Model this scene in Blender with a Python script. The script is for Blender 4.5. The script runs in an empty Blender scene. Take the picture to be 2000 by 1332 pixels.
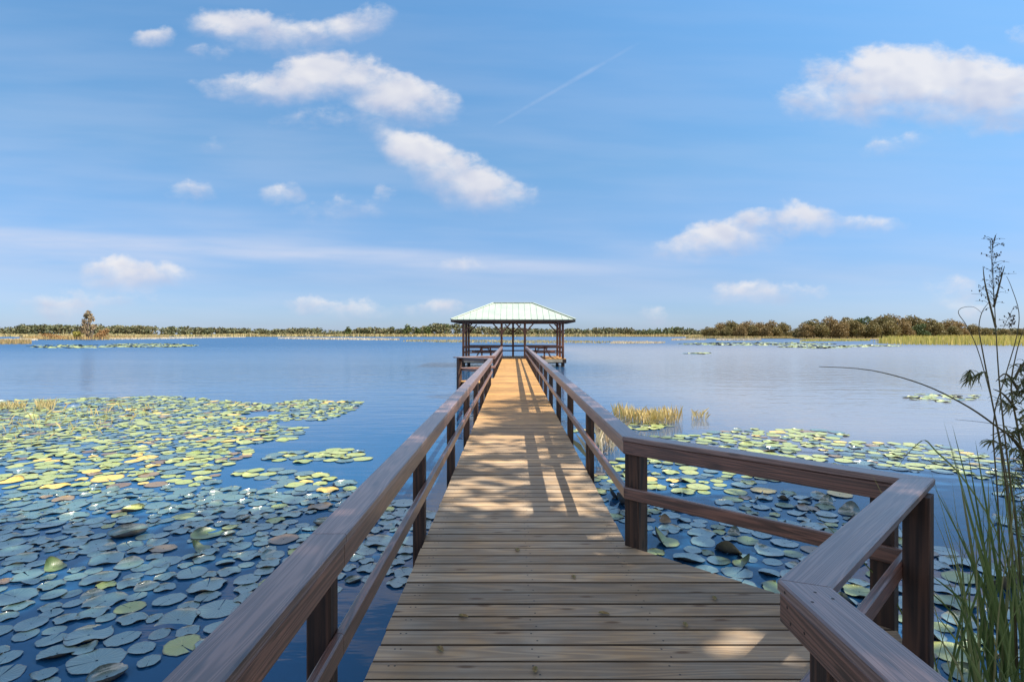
import bpy, math, random
import numpy as np
from mathutils import Vector
R = math.radians
random.seed(7)
rng = np.random.default_rng(11)
S = bpy.context.scene
COL = S.collection
F = 1090.0            # focal length in pixels of the 2000 px wide photograph
HX, HY = 1001.0, 654.0
EYE = 1.6
WATER = -0.55

def pt(x, y, Y):      # photograph point at distance Y
    return Vector(((x - HX) / F * Y, Y, EYE + (HY - y) / F * Y))
def onwater(x, y):    # photograph point lying on the lake
    Y = F * (EYE - WATER) / (y - HY)
    return ((x - HX) / F * Y, Y)

# ------------------------------------------------------------------ objects
def tag(o, label=None, cat=None, group=None, kind=None):
    if label: o['label'] = label
    if cat: o['category'] = cat
    if group: o['group'] = group
    if kind: o['kind'] = kind
    return o
def thing(name, loc, label, cat, group=None, rz=0):
    o = bpy.data.objects.new(name, None); COL.objects.link(o)
    o.location = loc; o.rotation_euler = (0, 0, rz)
    o.empty_display_size = 0.2
    return tag(o, label, cat, group)
def worldloc(o):
    v = Vector((0, 0, 0))
    while o is not None:
        v = v + o.location; o = o.parent
    return v

class MB:
    def __init__(s): s.v = []; s.f = []; s.uv = []; s.m = []; s.r = []
    def face(s, idx, uvs, m, r): s.f.append(idx); s.uv.append(uvs); s.m.append(m); s.r.append(r)
    def loft(s, A, B, m=0, r=None, caps=True, L=None):
        r = random.random() if r is None else r
        n = len(A); b = len(s.v); ms = m if isinstance(m, (list, tuple)) else [m] * (n + 2)
        s.v += [tuple(p) for p in A] + [tuple(p) for p in B]
        per = [0]
        for i in range(n): per.append(per[-1] + (Vector(A[(i + 1) % n]) - Vector(A[i])).length)
        o = r * 37.0
        for i in range(n):
            j = (i + 1) % n
            l0 = 0; l1 = (Vector(B[i]) - Vector(A[i])).length
            l2 = (Vector(B[j]) - Vector(A[j])).length
            s.face((b + i, b + j, b + n + j, b + n + i), ((o, per[i] + o), (o, per[i + 1] + o), (o + l2, per[i + 1] + o), (o + l1, per[i] + o)), ms[i], r)
        if caps:
            s.face(tuple(b + i for i in reversed(range(n))), tuple((o + 0.02 * math.cos(i), o + 0.02 * math.sin(i)) for i in range(n)), ms[-2], r)
            s.face(tuple(b + n + i for i in range(n)), tuple((o + 0.02 * math.cos(i), o + 0.02 * math.sin(i)) for i in range(n)), ms[-1], r)
    def bar(s, p0, p1, w, t, up=(0, 0, 1), c=0.004, m=0, r=None):
        p0 = Vector(p0); p1 = Vector(p1); d = (p1 - p0).normalized(); up = Vector(up)
        sd = d.cross(up)
        if sd.length < 1e-4: sd = d.cross(Vector((0, 1, 0)))
        sd.normalize(); u = sd.cross(d)
        pr = rect(-w / 2, w / 2, -t / 2, t / 2, c)
        s.loft([p0 + sd * a + u * b for a, b in pr], [p1 + sd * a + u * b for a, b in pr], m, r)
    def tube(s, pts, rad, n=6, m=0, r=None):
        r = random.random() if r is None else r
        pts = [Vector(p) for p in pts]; rings = []
        ref = Vector((0.31, 0.87, 0.13))
        for i, p in enumerate(pts):
            d = (pts[min(i + 1, len(pts) - 1)] - pts[max(i - 1, 0)]).normalized()
            a = d.cross(ref).normalized(); b = d.cross(a)
            rr = rad[i] if hasattr(rad, '__len__') else rad
            rings.append([p + a * (rr * math.cos(2 * math.pi * k / n)) + b * (rr * math.sin(2 * math.pi * k / n)) for k in range(n)])
        b0 = len(s.v)
        for q in rings: s.v += [tuple(p) for p in q]
        l = 0
        for i in range(len(rings) - 1):
            l2 = l + (pts[i + 1] - pts[i]).length
            for k in range(n):
                j = (k + 1) % n
                s.face((b0 + i * n + k, b0 + i * n + j, b0 + (i + 1) * n + j, b0 + (i + 1) * n + k), ((l, k / n), (l, (k + 1) / n), (l2, (k + 1) / n), (l2, k / n)), m, r)
            l = l2
        s.face(tuple(b0 + k for k in range(n)), tuple((0, 0) for k in range(n)), m, r)
        s.face(tuple(b0 + (len(rings) - 1) * n + k for k in reversed(range(n))), tuple((0, 0) for k in range(n)), m, r)
    def quad(s, a, b, c, d, m=0, r=None, uv=None):
        r = random.random() if r is None else r
        k = len(s.v); s.v += [tuple(a), tuple(b), tuple(c), tuple(d)]
        s.face((k, k + 1, k + 2, k + 3), uv or ((0, 0), (1, 0), (1, 1), (0, 1)), m, r)
    def poly(s, P, m=0, r=None):
        r = random.random() if r is None else r
        k = len(s.v); s.v += [tuple(p) for p in P]
        s.face(tuple(range(k, k + len(P))), tuple((p[0], p[1]) for p in P), m, r)
    def build(s, name, mats, parent=None, origin=None, smooth=False):
        me = bpy.data.meshes.new(name)
        o3 = worldloc(parent) if parent is not None else Vector((0, 0, 0))
        loc = Vector(origin) - o3 if origin is not None else Vector((0, 0, 0))
        off = o3 + loc
        me.from_pydata([(x - off.x, y - off.y, z - off.z) for x, y, z in s.v], [], s.f)
        ul = me.uv_layers.new(name='UVMap')
        ul.data.foreach_set('uv', [c for u in s.uv for p in u for c in p])
        at = me.attributes.new('rnd', 'FLOAT', 'FACE'); at.data.foreach_set('value', s.r)
        for m in (mats if isinstance(mats, (list, tuple)) else [mats]): me.materials.append(m)
        me.polygons.foreach_set('material_index', s.m)
        if smooth: me.polygons.foreach_set('use_smooth', [True] * len(s.f))
        me.update()
        ob = bpy.data.objects.new(name, me); COL.objects.link(ob)
        ob.location = loc
        if parent is not None: ob.parent = parent
        return ob

def rect(a, b, z0, z1, c=0.004):
    return [(a + c, z0), (b - c, z0), (b, z0 + c), (b, z1 - c), (b - c, z1), (a + c, z1), (a, z1 - c), (a, z0 + c)]

def mesh_np(name, V, k, mats, parent=None, origin=(0, 0, 0), midx=None, shade=False):
    """V: (n*k, 3) vertices of n separate k-gons"""
    n = len(V) // k
    me = bpy.data.meshes.new(name)
    off = np.array(origin, dtype=np.float64)
    me.vertices.add(n * k); me.vertices.foreach_set('co', (V - off).astype(np.float32).ravel())
    me.loops.add(n * k); me.loops.foreach_set('vertex_index', np.arange(n * k, dtype=np.int32))
    me.polygons.add(n); me.polygons.foreach_set('loop_start', np.arange(0, n * k, k, dtype=np.int32))
    for m in (mats if isinstance(mats, (list, tuple)) else [mats]): me.materials.append(m)
    if midx is not None: me.polygons.foreach_set('material_index', np.asarray(midx, dtype=np.int32))
    me.update(calc_edges=True); me.validate()
    ob = bpy.data.objects.new(name, me); COL.objects.link(ob)
    o3 = worldloc(parent) if parent is not None else Vector((0, 0, 0))
    ob.location = Vector(origin) - o3
    if parent is not None: ob.parent = parent
    return ob

# ------------------------------------------------------------------ node helpers
class NT:
    def __init__(s, tree): s.t = tree; s.N = tree.nodes; s.L = tree.links
    def n(s, typ, **kw):
        x = s.N.new(typ)
        for k, v in kw.items(): setattr(x, k, v)
        return x
    def put(s, sock, v):
        if isinstance(v, bpy.types.NodeSocket): s.L.new(v, sock)
        elif v is not None:
            if isinstance(v, (tuple, list)) and sock.type == 'RGBA' and len(v) == 3: v = (*v, 1)
            sock.default_value = v
    def m(s, op, a, b=None, c=None, clamp=False):
        x = s.n('ShaderNodeMath', operation=op, use_clamp=clamp)
        for i, v in enumerate((a, b, c)):
            if v is not None: s.put(x.inputs[i], v)
        return x.outputs[0]
    def xyz(s, a=0.0, b=0.0, c=0.0):
        x = s.n('ShaderNodeCombineXYZ')
        for i, v in enumerate((a, b, c)): s.put(x.inputs[i], v)
        return x.outputs[0]
    def sep(s, v):
        x = s.n('ShaderNodeSeparateXYZ'); s.put(x.inputs[0], v); return x.outputs
    def noise(s, vec, scale, detail=2, rough=0.5, dist=0.0, out=0):
        x = s.n('ShaderNodeTexNoise'); s.put(x.inputs['Vector'], vec)
        x.inputs['Scale'].default_value = scale; x.inputs['Detail'].default_value = detail
        x.inputs['Roughness'].default_value = rough; x.inputs['Distortion'].default_value = dist
        return x.outputs[out]
    def mix(s, f, a, b, mode='MIX'):
        x = s.n('ShaderNodeMix', data_type='RGBA', blend_type=mode)
        s.put(x.inputs[0], f); s.put(x.inputs[6], a); s.put(x.inputs[7], b)
        return x.outputs[2]
    def mr(s, v, a, b, c=0.0, d=1.0, smooth=False):
        x = s.n('ShaderNodeMapRange'); x.clamp = True
        if smooth: x.interpolation_type = 'SMOOTHSTEP'
        for i, q in enumerate((v, a, b, c, d)): s.put(x.inputs[i], q)
        return x.outputs[0]
    def bump(s, h, strength, dist, nrm=None):
        x = s.n('ShaderNodeBump'); s.put(x.inputs['Strength'], strength); s.put(x.inputs['Distance'], dist); s.put(x.inputs['Height'], h)
        if nrm is not None: s.put(x.inputs['Normal'], nrm)
        return x.outputs[0]

def newmat(name):
    m = bpy.data.materials.new(name); m.use_nodes = True
    t = NT(m.node_tree)
    b = m.node_tree.nodes['Principled BSDF']
    return m, t, b

def wood(name, dark, light, rough=0.5, k=70.0, bumpd=0.0015, knots=False, spec=0.5, shade_wear=None, var=0.35, coat=0.0, us=0.4, vs=6.0):
    m, t, b = newmat(name)
    uv = t.n('ShaderNodeUVMap'); u, v, _ = t.sep(uv.outputs[0])
    at = t.n('ShaderNodeAttribute', attribute_name='rnd'); r = at.outputs['Fac']
    U = t.m('MULTIPLY', u, us); V = t.m('MULTIPLY', v, vs); Z = t.m('MULTIPLY', r, 53.0)
    n1 = t.noise(t.xyz(U, V, Z), 1.0, 2, 0.5, 0.25)
    lines = t.m('MULTIPLY_ADD', t.m('SINE', t.m('MULTIPLY', n1, k)), 0.5, 0.5)
    lines = t.m('POWER', lines, 1.6)
    fine = t.noise(t.xyz(t.m('MULTIPLY', u, 3.0), t.m('MULTIPLY', v, 160.0), Z), 1.0, 3, 0.6)
    g = t.m('MULTIPLY_ADD', lines, 0.40, t.m('MULTIPLY', fine, 0.60), clamp=True)
    c = t.mix(t.mr(g, 0.22, 0.72), dark, light)
    vv = t.mr(r, 0, 1, 1 - var, 1 + var * 0.6)
    c = t.mix(1.0, c, t.xyz(vv, vv, vv), 'MULTIPLY')
    geo = t.n('ShaderNodeNewGeometry')
    big = t.noise(geo.outputs['Position'], 0.9, 4, 0.6)
    bb = t.mr(big, 0.3, 0.7, 0.78, 1.12)
    c = t.mix(1.0, c, t.xyz(bb, bb, bb), 'MULTIPLY')
    if shade_wear:
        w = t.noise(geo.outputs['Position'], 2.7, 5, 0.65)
        px_, py_, _ = t.sep(geo.outputs['Position'])   # shore end greyed: wear plus tree-shade grey in the colour; far end golden
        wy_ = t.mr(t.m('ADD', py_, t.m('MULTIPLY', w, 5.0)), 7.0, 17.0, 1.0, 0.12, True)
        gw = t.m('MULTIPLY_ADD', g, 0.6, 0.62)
        c = t.mix(t.m('MULTIPLY', t.mr(w, 0.30, 0.66, 0.45, 0.95), wy_), c, t.mix(1.0, shade_wear, t.xyz(gw, gw, gw), 'MULTIPLY'))
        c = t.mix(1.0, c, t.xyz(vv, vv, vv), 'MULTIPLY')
    h = t.m('MULTIPLY_ADD', lines, 0.5, fine)
    if knots:
        vo = t.n('ShaderNodeTexVoronoi', voronoi_dimensions='2D'); t.put(vo.inputs['Vector'], t.xyz(t.m('MULTIPLY', u, 1.7), t.m('MULTIPLY', v, 6.0), 0.0)); vo.inputs['Scale'].default_value = 1.0
        kd = t.mr(t.m('ADD', vo.outputs['Distance'], t.m('MULTIPLY', t.m('SUBTRACT', fine, 0.5), 0.05)), 0.035, 0.10, 1.0, 0.0)
        kx, ky, kz = t.sep(vo.outputs['Color']); kd = t.m('MULTIPLY', kd, t.m('GREATER_THAN', kx, 0.45))
        c = t.mix(t.m('MULTIPLY', kd, 0.75), c, (dark[0] * 0.35, dark[1] * 0.3, dark[2] * 0.3))
    t.put(b.inputs['Base Color'], c)
    t.put(b.inputs['Roughness'], t.mr(fine, 0.3, 0.7, rough - 0.07, rough + 0.12))
    b.inputs['Specular IOR Level'].default_value = spec
    if coat:
        b.inputs['Coat Weight'].default_value = coat; b.inputs['Coat Roughness'].default_value = 0.32; b.inputs['Coat IOR'].default_value = 1.7
    t.put(b.inputs['Normal'], t.bump(h, 0.7, bumpd))
    return m

def flat(name, col, rough=0.6, var=0.15, scale=3.0, metal=0.0, bumpd=0.0):
    m, t, b = newmat(name)
    geo = t.n('ShaderNodeNewGeometry')
    n = t.noise(geo.outputs['Position'], scale, 4, 0.6)
    k = t.mr(n, 0.3, 0.7, 1 - var, 1 + var)
    t.put(b.inputs['Base Color'], t.mix(1.0, col, t.xyz(k, k, k), 'MULTIPLY'))
    b.inputs['Roughness'].default_value = rough; b.inputs['Metallic'].default_value = metal
    if bumpd: t.put(b.inputs['Normal'], t.bump(n, 0.6, bumpd))
    return m

def leafy(name, cols, rough=0.6, trans=0.25, spec=0.3, patch=None):
    """foliage: one random shade per leaf"""
    m, t, b = newmat(name)
    geo = t.n('ShaderNodeNewGeometry')
    r = t.n('ShaderNodeValToRGB'); e = r.color_ramp.elements
    for i in range(len(cols) - 2): e.new(0.5)
    for i, c in enumerate(cols): e[i].position = i / (len(cols) - 1); e[i].color = (*c, 1)
    oi = t.n('ShaderNodeObjectInfo')
    x = geo.outputs['Random Per Island']
    if patch:
        nz = t.noise(geo.outputs['Position'], patch, 2, 0.5)
        x = t.m('MULTIPLY_ADD', x, 0.45, t.mr(nz, 0.35, 0.65, 0.0, 0.55))
        x = t.m('ADD', x, t.m('MULTIPLY', t.m('SUBTRACT', oi.outputs['Random'], 0.5), 0.3), clamp=True)
    t.put(r.inputs[0], x)
    t.put(b.inputs['Base Color'], r.outputs[0]); b.inputs['Roughness'].default_value = rough
    b.inputs['Specular IOR Level'].default_value = spec
    if trans:
        tr = t.n('ShaderNodeBsdfTranslucent'); t.put(tr.inputs[0], r.outputs[0])
        mx = t.n('ShaderNodeMixShader'); mx.inputs[0].default_value = trans
        t.L.new(b.outputs[0], mx.inputs[1]); t.L.new(tr.outputs[0], mx.inputs[2])
        t.L.new(mx.outputs[0], t.N['Material Output'].inputs[0])
    return m

# ------------------------------------------------------------------ sun and sky
SUNV = Vector((0.775, -0.08, 1.0)).normalized()
el = math.asin(SUNV.z); az = math.atan2(SUNV.x, SUNV.y)
sd = bpy.data.lights.new('sun', 'SUN'); sd.energy = 5.0; sd.angle = R(0.55); sd.color = (1.0, 0.90, 0.76)
so = bpy.data.objects.new('sun', sd); COL.objects.link(so); so.location = SUNV * 60
so.rotation_euler = (-SUNV).to_track_quat('-Z', 'Y').to_euler()

W = bpy.data.worlds.new("World"); S.world = W; W.use_nodes = True
t = NT(W.node_tree); bg = W.node_tree.nodes['Background']
SKYK = 0.1
sky = t.n('ShaderNodeTexSky', sky_type='NISHITA'); sky.sun_disc = False
sky.sun_elevation = el; sky.sun_rotation = az
sky.air_density = 1.0; sky.dust_density = 0.4; sky.ozone_density = 3.0; sky.altitude = 0
tc = t.n('ShaderNodeTexCoord'); dx, dy, dz = t.sep(tc.outputs['Generated'])
rmp = t.n('ShaderNodeValToRGB'); E = rmp.color_ramp.elements
E[0].position = 0.0; E[0].color = (.37, .49, .80, 1); E[1].position = 1.0; E[1].color = (.95, 1.2, 1.2, 1)
for ps_, c_ in ((.09, (.41, .50, .68)), (.285, (.56, .765, .825)), (.5, (.67, 1.0, 1.07))):
    e_ = E.new(ps_); e_.color = (*c_, 1)
t.put(rmp.inputs[0], dz); skyt = rmp.outputs[0]
skyc = t.mix(1.0, sky.outputs[0], skyt, 'MULTIPLY')
yy = t.m('MAXIMUM', dy, 0.05)
A = t.m('MULTIPLY', t.m('DIVIDE', dx, yy), F / 100)
B = t.m('MULTIPLY', t.m('DIVIDE', dz, yy), F / 100)
P0 = t.xyz(A, B, 0.0)
wn = t.noise(P0, 0.9, 3, 0.55, out=1); wx, wy, _ = t.sep(wn)
wn2 = t.noise(P0, 4.0, 3, 0.6, out=1); wx2, wy2, _ = t.sep(wn2)
Aw = t.m('ADD', A, t.m('ADD', t.m('MULTIPLY', t.m('SUBTRACT', wx, 0.5), 0.7), t.m('MULTIPLY', t.m('SUBTRACT', wx2, 0.5), 0.17)))
Bw = t.m('ADD', B, t.m('ADD', t.m('MULTIPLY', t.m('SUBTRACT', wy, 0.5), 0.3), t.m('MULTIPLY', t.m('SUBTRACT', wy2, 0.5), 0.16)))
CL = [  # photograph centre, half sizes, strength, tilt (degrees, + falls to the right)
    (302, 78, 40, 22, .75, 0), (455, 52, 90, 36, .95, 0), (560, 72, 120, 40, .95, 0), (690, 52, 75, 34, .85, -14), (420, 104, 50, 18, .6, 0),
    (650, 150, 120, 42, 1.05, 0), (560, 172, 170, 30, 1.0, 0), (770, 192, 120, 48, 1.0, 12), (690, 228, 150, 36, .5, 0),
    (825, 308, 95, 45, 1.05, 25), (900, 355, 125, 52, 1.05, 22), (980, 385, 70, 34, .75, 0), (690, 400, 100, 30, .36, 0), (590, 415, 40, 24, .3, 0),
    (1780, 165, 200, 72, 1.2, 0), (1700, 200, 180, 48, 1.1, 0), (1920, 190, 180, 70, 1.15, 0), (1740, 285, 80, 22, .42, -15), (2010, 75, 40, 26, .6, 0),
    (1430, 465, 140, 38, .9, -12), (1560, 430, 90, 36, .95, 0), (1480, 425, 50, 24, .8, 0), (1690, 438, 90, 20, .5, 0),
    (255, 540, 105, 34, 1.0, 0), (105, 600, 75, 26, .75, 0), (200, 590, 140, 34, .42, 0),
    (365, 374, 48, 26, .55, 0), (555, 378, 45, 24, .55, 0), (755, 378, 28, 22, .5, 0), (430, 280, 60, 18, .3, 0),
    (660, 602, 115, 24, .68, 0), (875, 602, 40, 22, .7, 0), (895, 525, 50, 20, .5, 0), (780, 608, 160, 20, .4, 0),
    (1500, 574, 115, 24, .72, 0), (1860, 572, 55, 40, .62, 0), (1275, 612, 28, 24, .6, 0), (1900, 612, 60, 20, .55, 0), (1420, 580, 40, 16, .5, 0)]
Fm = 0.0; Hs = 0.0; Ws = 0.001
for cx, cy, rx, ry, s_, rot in CL:
    ex = t.m('SUBTRACT', Aw, (cx - HX) / 100); ey = t.m('SUBTRACT', Bw, (HY - cy) / 100)
    if rot:
        c_, sn = math.cos(R(-rot)), math.sin(R(-rot))
        ex, ey = t.m('ADD', t.m('MULTIPLY', ex, c_), t.m('MULTIPLY', ey, sn)), t.m('SUBTRACT', t.m('MULTIPLY', ey, c_), t.m('MULTIPLY', ex, sn))
    ex = t.m('DIVIDE', ex, rx / 100 * 1.28); ey = t.m('DIVIDE', ey, ry / 100 * 1.28)
    d2 = t.m('ADD', t.m('MULTIPLY', ex, ex), t.m('MULTIPLY', ey, ey))
    q = t.m('MULTIPLY', t.m('SUBTRACT', 1.0, d2, clamp=True), s_)
    Fm = t.m('MAXIMUM', Fm, q)
    Hs = t.m('MULTIPLY_ADD', q, ey, Hs); Ws = t.m('ADD', Ws, q)
H = t.m('DIVIDE', Hs, Ws)
Pn = t.xyz(t.m('MULTIPLY', A, 0.8), t.m('MULTIPLY', B, 1.25), 3.1)
fb = t.noise(Pn, 1.75, 8, 0.58, 0.15)
Pn2 = t.xyz(t.m('MULTIPLY', t.m('ADD', A, 0.16), 0.8), t.m('MULTIPLY', t.m('ADD', B, 0.14), 1.25), 3.1)
fb2 = t.noise(Pn2, 1.9, 5, 0.58, 0.2)
fs1 = t.noise(Pn, 1.5, 2, 0.45); fs2 = t.noise(Pn2, 1.5, 2, 0.45)
dens = t.mr(t.m('ADD', Fm, t.m('MULTIPLY', t.m('SUBTRACT', fb, 0.52), 1.6)), 0.08, t.mr(H, -0.4, 0.45, 1.55, 0.78), 0.0, 1.0, True)
dens = t.m('MULTIPLY', dens, t.mr(Fm, 0.0, 0.28))
lit = t.m('ADD', t.m('MULTIPLY_ADD', H, 0.75, 0.50), t.m('MULTIPLY', t.m('SUBTRACT', fs1, fs2), 1.9), clamp=True)
cc = t.mix(lit, (2.75, 2.95, 3.75), (4.5, 4.4, 4.45))
# thin high veil in level streaks
st = t.noise(t.xyz(t.m('MULTIPLY', A, 0.13), t.m('ADD', B, t.m('MULTIPLY', A, 0.035)), 7.7), 2.0, 3, 0.5)
band = t.mr(t.m('ABSOLUTE', t.m('SUBTRACT', t.m('ADD', B, t.m('MULTIPLY', A, 0.03)), 1.5)), 0.0, 0.75, 1.0, 0.0, True)
band = t.m('MULTIPLY', band, t.mr(A, -3.0, 6.0, 1.0, 0.45))
veil = t.m('MULTIPLY', t.mr(st, 0.25, 0.78, 0.1, 1.0, True), t.m('MULTIPLY_ADD', band, 0.42, 0.30))
veil = t.m('MULTIPLY', t.m('MULTIPLY', veil, t.mr(B, 0.0, 6.5, 1.0, 0.25)), t.mr(A, -10.0, 5.0, 1.25, 0.75))
sk = t.m('ABSOLUTE', t.m('SUBTRACT', B, t.m('MULTIPLY_ADD', A, -0.055, 1.36)))
sk = t.m('MULTIPLY', t.mr(sk, 0.02, 0.34, 1.0, 0.0, True), t.mr(A, -1.5, 5.0, 1.0, 0.25, True))
sk = t.m('MULTIPLY', sk, t.mr(t.noise(t.xyz(t.m('MULTIPLY', A, 0.25), t.m('MULTIPLY', B, 2.2), 1.7), 1.5, 4, 0.55), 0.25, 0.65, 0.30, 0.72))
veil = t.m('MAXIMUM', veil, sk)
# contrail
p0 = ((905 - HX) / 100, (HY - 280) / 100); p1 = ((1265 - HX) / 100, (HY - 75) / 100)
ln = math.hypot(p1[0] - p0[0], p1[1] - p0[1]); tx, ty = (p1[0] - p0[0]) / ln, (p1[1] - p0[1]) / ln
qa = t.m('SUBTRACT', A, p0[0]); qb = t.m('SUBTRACT', B, p0[1])
al = t.m('ADD', t.m('MULTIPLY', qa, tx), t.m('MULTIPLY', qb, ty)); ac = t.m('ABSOLUTE', t.m('SUBTRACT', t.m('MULTIPLY', qa, ty), t.m('MULTIPLY', qb, tx)))
tr = t.m('MULTIPLY', t.mr(ac, 0.0, 0.085, 1.0, 0.0, True), t.m('MULTIPLY', t.mr(al, 0.0, 1.2), t.mr(al, ln - 1.0, ln, 1.0, 0.0)))
tr = t.m('MULTIPLY', tr, t.mr(fb, 0.3, 0.65, 0.06, 0.24))
front = t.mr(dy, 0.06, 0.16)
c1 = t.mix(t.m('MULTIPLY', t.m('MAXIMUM', veil, tr), front), skyc, (3.3, 3.6, 4.4))
c1 = t.mix(t.m('MULTIPLY', t.m('MULTIPLY', dens, 0.87), front), c1, cc)
# unseen bright cloud added overhead and behind the camera to lift the shade
ov = t.noise(tc.outputs['Generated'], 2.3, 6, 0.55)
back = t.m('MAXIMUM', t.mr(dy, 0.02, -0.2), t.mr(dz, 0.64, 0.8))
c1 = t.mix(t.m('MULTIPLY', t.mr(ov, 0.40, 0.56, 0.0, 0.9, True), back), c1, (6.3, 6.3, 6.8))
t.put(bg.inputs[0], c1); bg.inputs[1].default_value = SKYK

# ------------------------------------------------------------------ camera
cd = bpy.data.cameras.new('camera'); cam = bpy.data.objects.new('camera', cd); COL.objects.link(cam)
cam.location = (0, 0, EYE); cam.rotation_euler = (R(90), 0, 0)
cd.sensor_width = 36; cd.lens = 36 * F / 2000; cd.shift_y = -(666 - HY) / 2000; cd.shift_x = -0.0005
cd.clip_start = 0.05; cd.clip_end = 20000
S.camera = cam
S.view_settings.view_transform = 'Standard'; S.view_settings.look = 'None'; S.view_settings.exposure = 1.0; S.view_settings.gamma = 1.0
S.cycles.max_bounces = 6; S.cycles.transparent_max_bounces = 6
S.cycles.caustics_reflective = False; S.cycles.caustics_refractive = False

# ------------------------------------------------------------------ materials
M_RAIL = wood('stained_rail_wood', (0.048, 0.020, 0.014), (0.24, 0.108, 0.074), 0.45, 85, 0.0016, knots=True, spec=0.6, coat=0.7, var=0.18, us=.5, vs=15.0)
M_CAP = wood('sky_greyed_cap_wood', (0.095, 0.054, 0.047), (0.262, 0.165, 0.143), 0.45, 85, 0.0016, knots=True, spec=0.6, coat=0.85, var=0.15, us=.5, vs=15.0)  # caps greyed by weather, with sky sheen put into the colour
M_POST = wood('stained_post_wood', (0.013, 0.008, 0.007), (0.085, 0.042, 0.026), 0.55, 60, 0.0015, knots=True, var=0.25)
M_DECK = wood('deck_plank_wood', (0.28, 0.145, 0.043), (0.58, 0.31, 0.082), 0.62, 80, 0.0018, knots=True, shade_wear=(0.365, 0.31, 0.24), spec=0.4, var=0.22)
M_DECKEDGE = wood('shaded_grimy_edge', (0.05, 0.038, 0.028), (0.12, 0.09, 0.065), 0.85, 60, 0.001, spec=0.2)  # plank sides darkened: grime plus the gap shade put into the colour
M_DARK = wood('dark_joist_wood', (0.018, 0.012, 0.010), (0.075, 0.045, 0.030), 0.7, 60, 0.002)
M_PALE = wood('pale_fascia_wood', (0.30, 0.25, 0.17), (0.52, 0.45, 0.33), 0.6, 60, 0.001)
M_GAZ = wood('gazebo_timber', (0.085, 0.033, 0.020), (0.29, 0.12, 0.065), 0.5, 60, 0.0015)
M_SCREW = flat('screw_steel', (0.06, 0.055, 0.05), 0.5, metal=0.6)
def roofmat():
    m, t, b = newmat('green_metal_roofing')
    geo = t.n('ShaderNodeNewGeometry')
    n = t.noise(geo.outputs['Position'], 1.3, 4, 0.6)
    t.put(b.inputs['Base Color'], t.mix(t.mr(n, 0.3, 0.7), (0.32, 0.40, 0.34), (0.40, 0.455, 0.395)))
    b.inputs['Roughness'].default_value = 0.42; b.inputs['Metallic'].default_value = 0.15
    return m
M_ROOF = roofmat()

# ------------------------------------------------------------------ lake
def watermat():
    m, t, b = newmat('lake_water')
    geo = t.n('ShaderNodeNewGeometry'); P = geo.outputs['Position']; x, y, z = t.sep(P)
    dist = t.m('SQRT', t.m('ADD', t.m('MULTIPLY', x, x), t.m('MULTIPLY', y, y)))
    # wind-broken ripples: small nearby, longer ones on the open lake, with calm lanes
    calm = t.noise(t.xyz(t.m('MULTIPLY', x, 0.012), t.m('MULTIPLY', y, 0.05), 0.0), 1.0, 3, 0.5)
    w1 = t.noise(t.xyz(t.m('MULTIPLY', x, 1.6), t.m('MULTIPLY', y, 5.0), 0.0), 1.0, 3, 0.55)
    w2 = t.noise(t.xyz(t.m('MULTIPLY', x, 0.35), t.m('MULTIPLY', y, 1.2), 2.0), 1.0, 3, 0.55)
    amp = t.m('MULTIPLY', t.mr(dist, 8.0, 60.0, 0.10, 1.0), t.mr(calm, 0.35, 0.65, 0.45, 1.15))
    h = t.m('ADD', t.m('MULTIPLY', w1, 0.05), t.m('MULTIPLY', w2, 0.16))
    t.put(b.inputs['Normal'], t.bump(h, t.m('MINIMUM', amp, 1.0), 0.75))
    # silt and pale cloud reflection, put into the cove water's colour
    sl = t.noise(t.xyz(t.m('MULTIPLY', x, 0.05), t.m('MULTIPLY', y, 0.06), 5.0), 1.0, 3, 0.5)
    f1 = t.mr(t.m('ADD', x, t.m('MULTIPLY', t.m('SUBTRACT', sl, 0.5), 9.0)), 1.0, 9.0, 0.0, 1.0, True)
    f1 = t.m('MULTIPLY', f1, t.mr(t.m('ADD', y, t.m('MULTIPLY', sl, 10.0)), 11.0, 19.0, 0.0, 1.0, True))
    f1 = t.m('MULTIPLY', f1, t.mr(y, 70.0, 150.0, 1.0, 0.25, True))
    t.put(b.inputs['Base Color'], t.mix(f1, (0.010, 0.062, 0.155), (0.165, 0.168, 0.185)))
    t.put(b.inputs['Roughness'], t.mr(dist, 6.0, 130.0, 0.03, 0.33))
    b.inputs['IOR'].default_value = 1.42
    return m
mb = MB()
mb.quad((-6000, -400, WATER), (6000, -400, WATER), (6000, 9000, WATER), (-6000, 9000, WATER))
tag(mb.build('water', watermat()), 'wide blue lake with rippled surface', None, None, 'structure')

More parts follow.
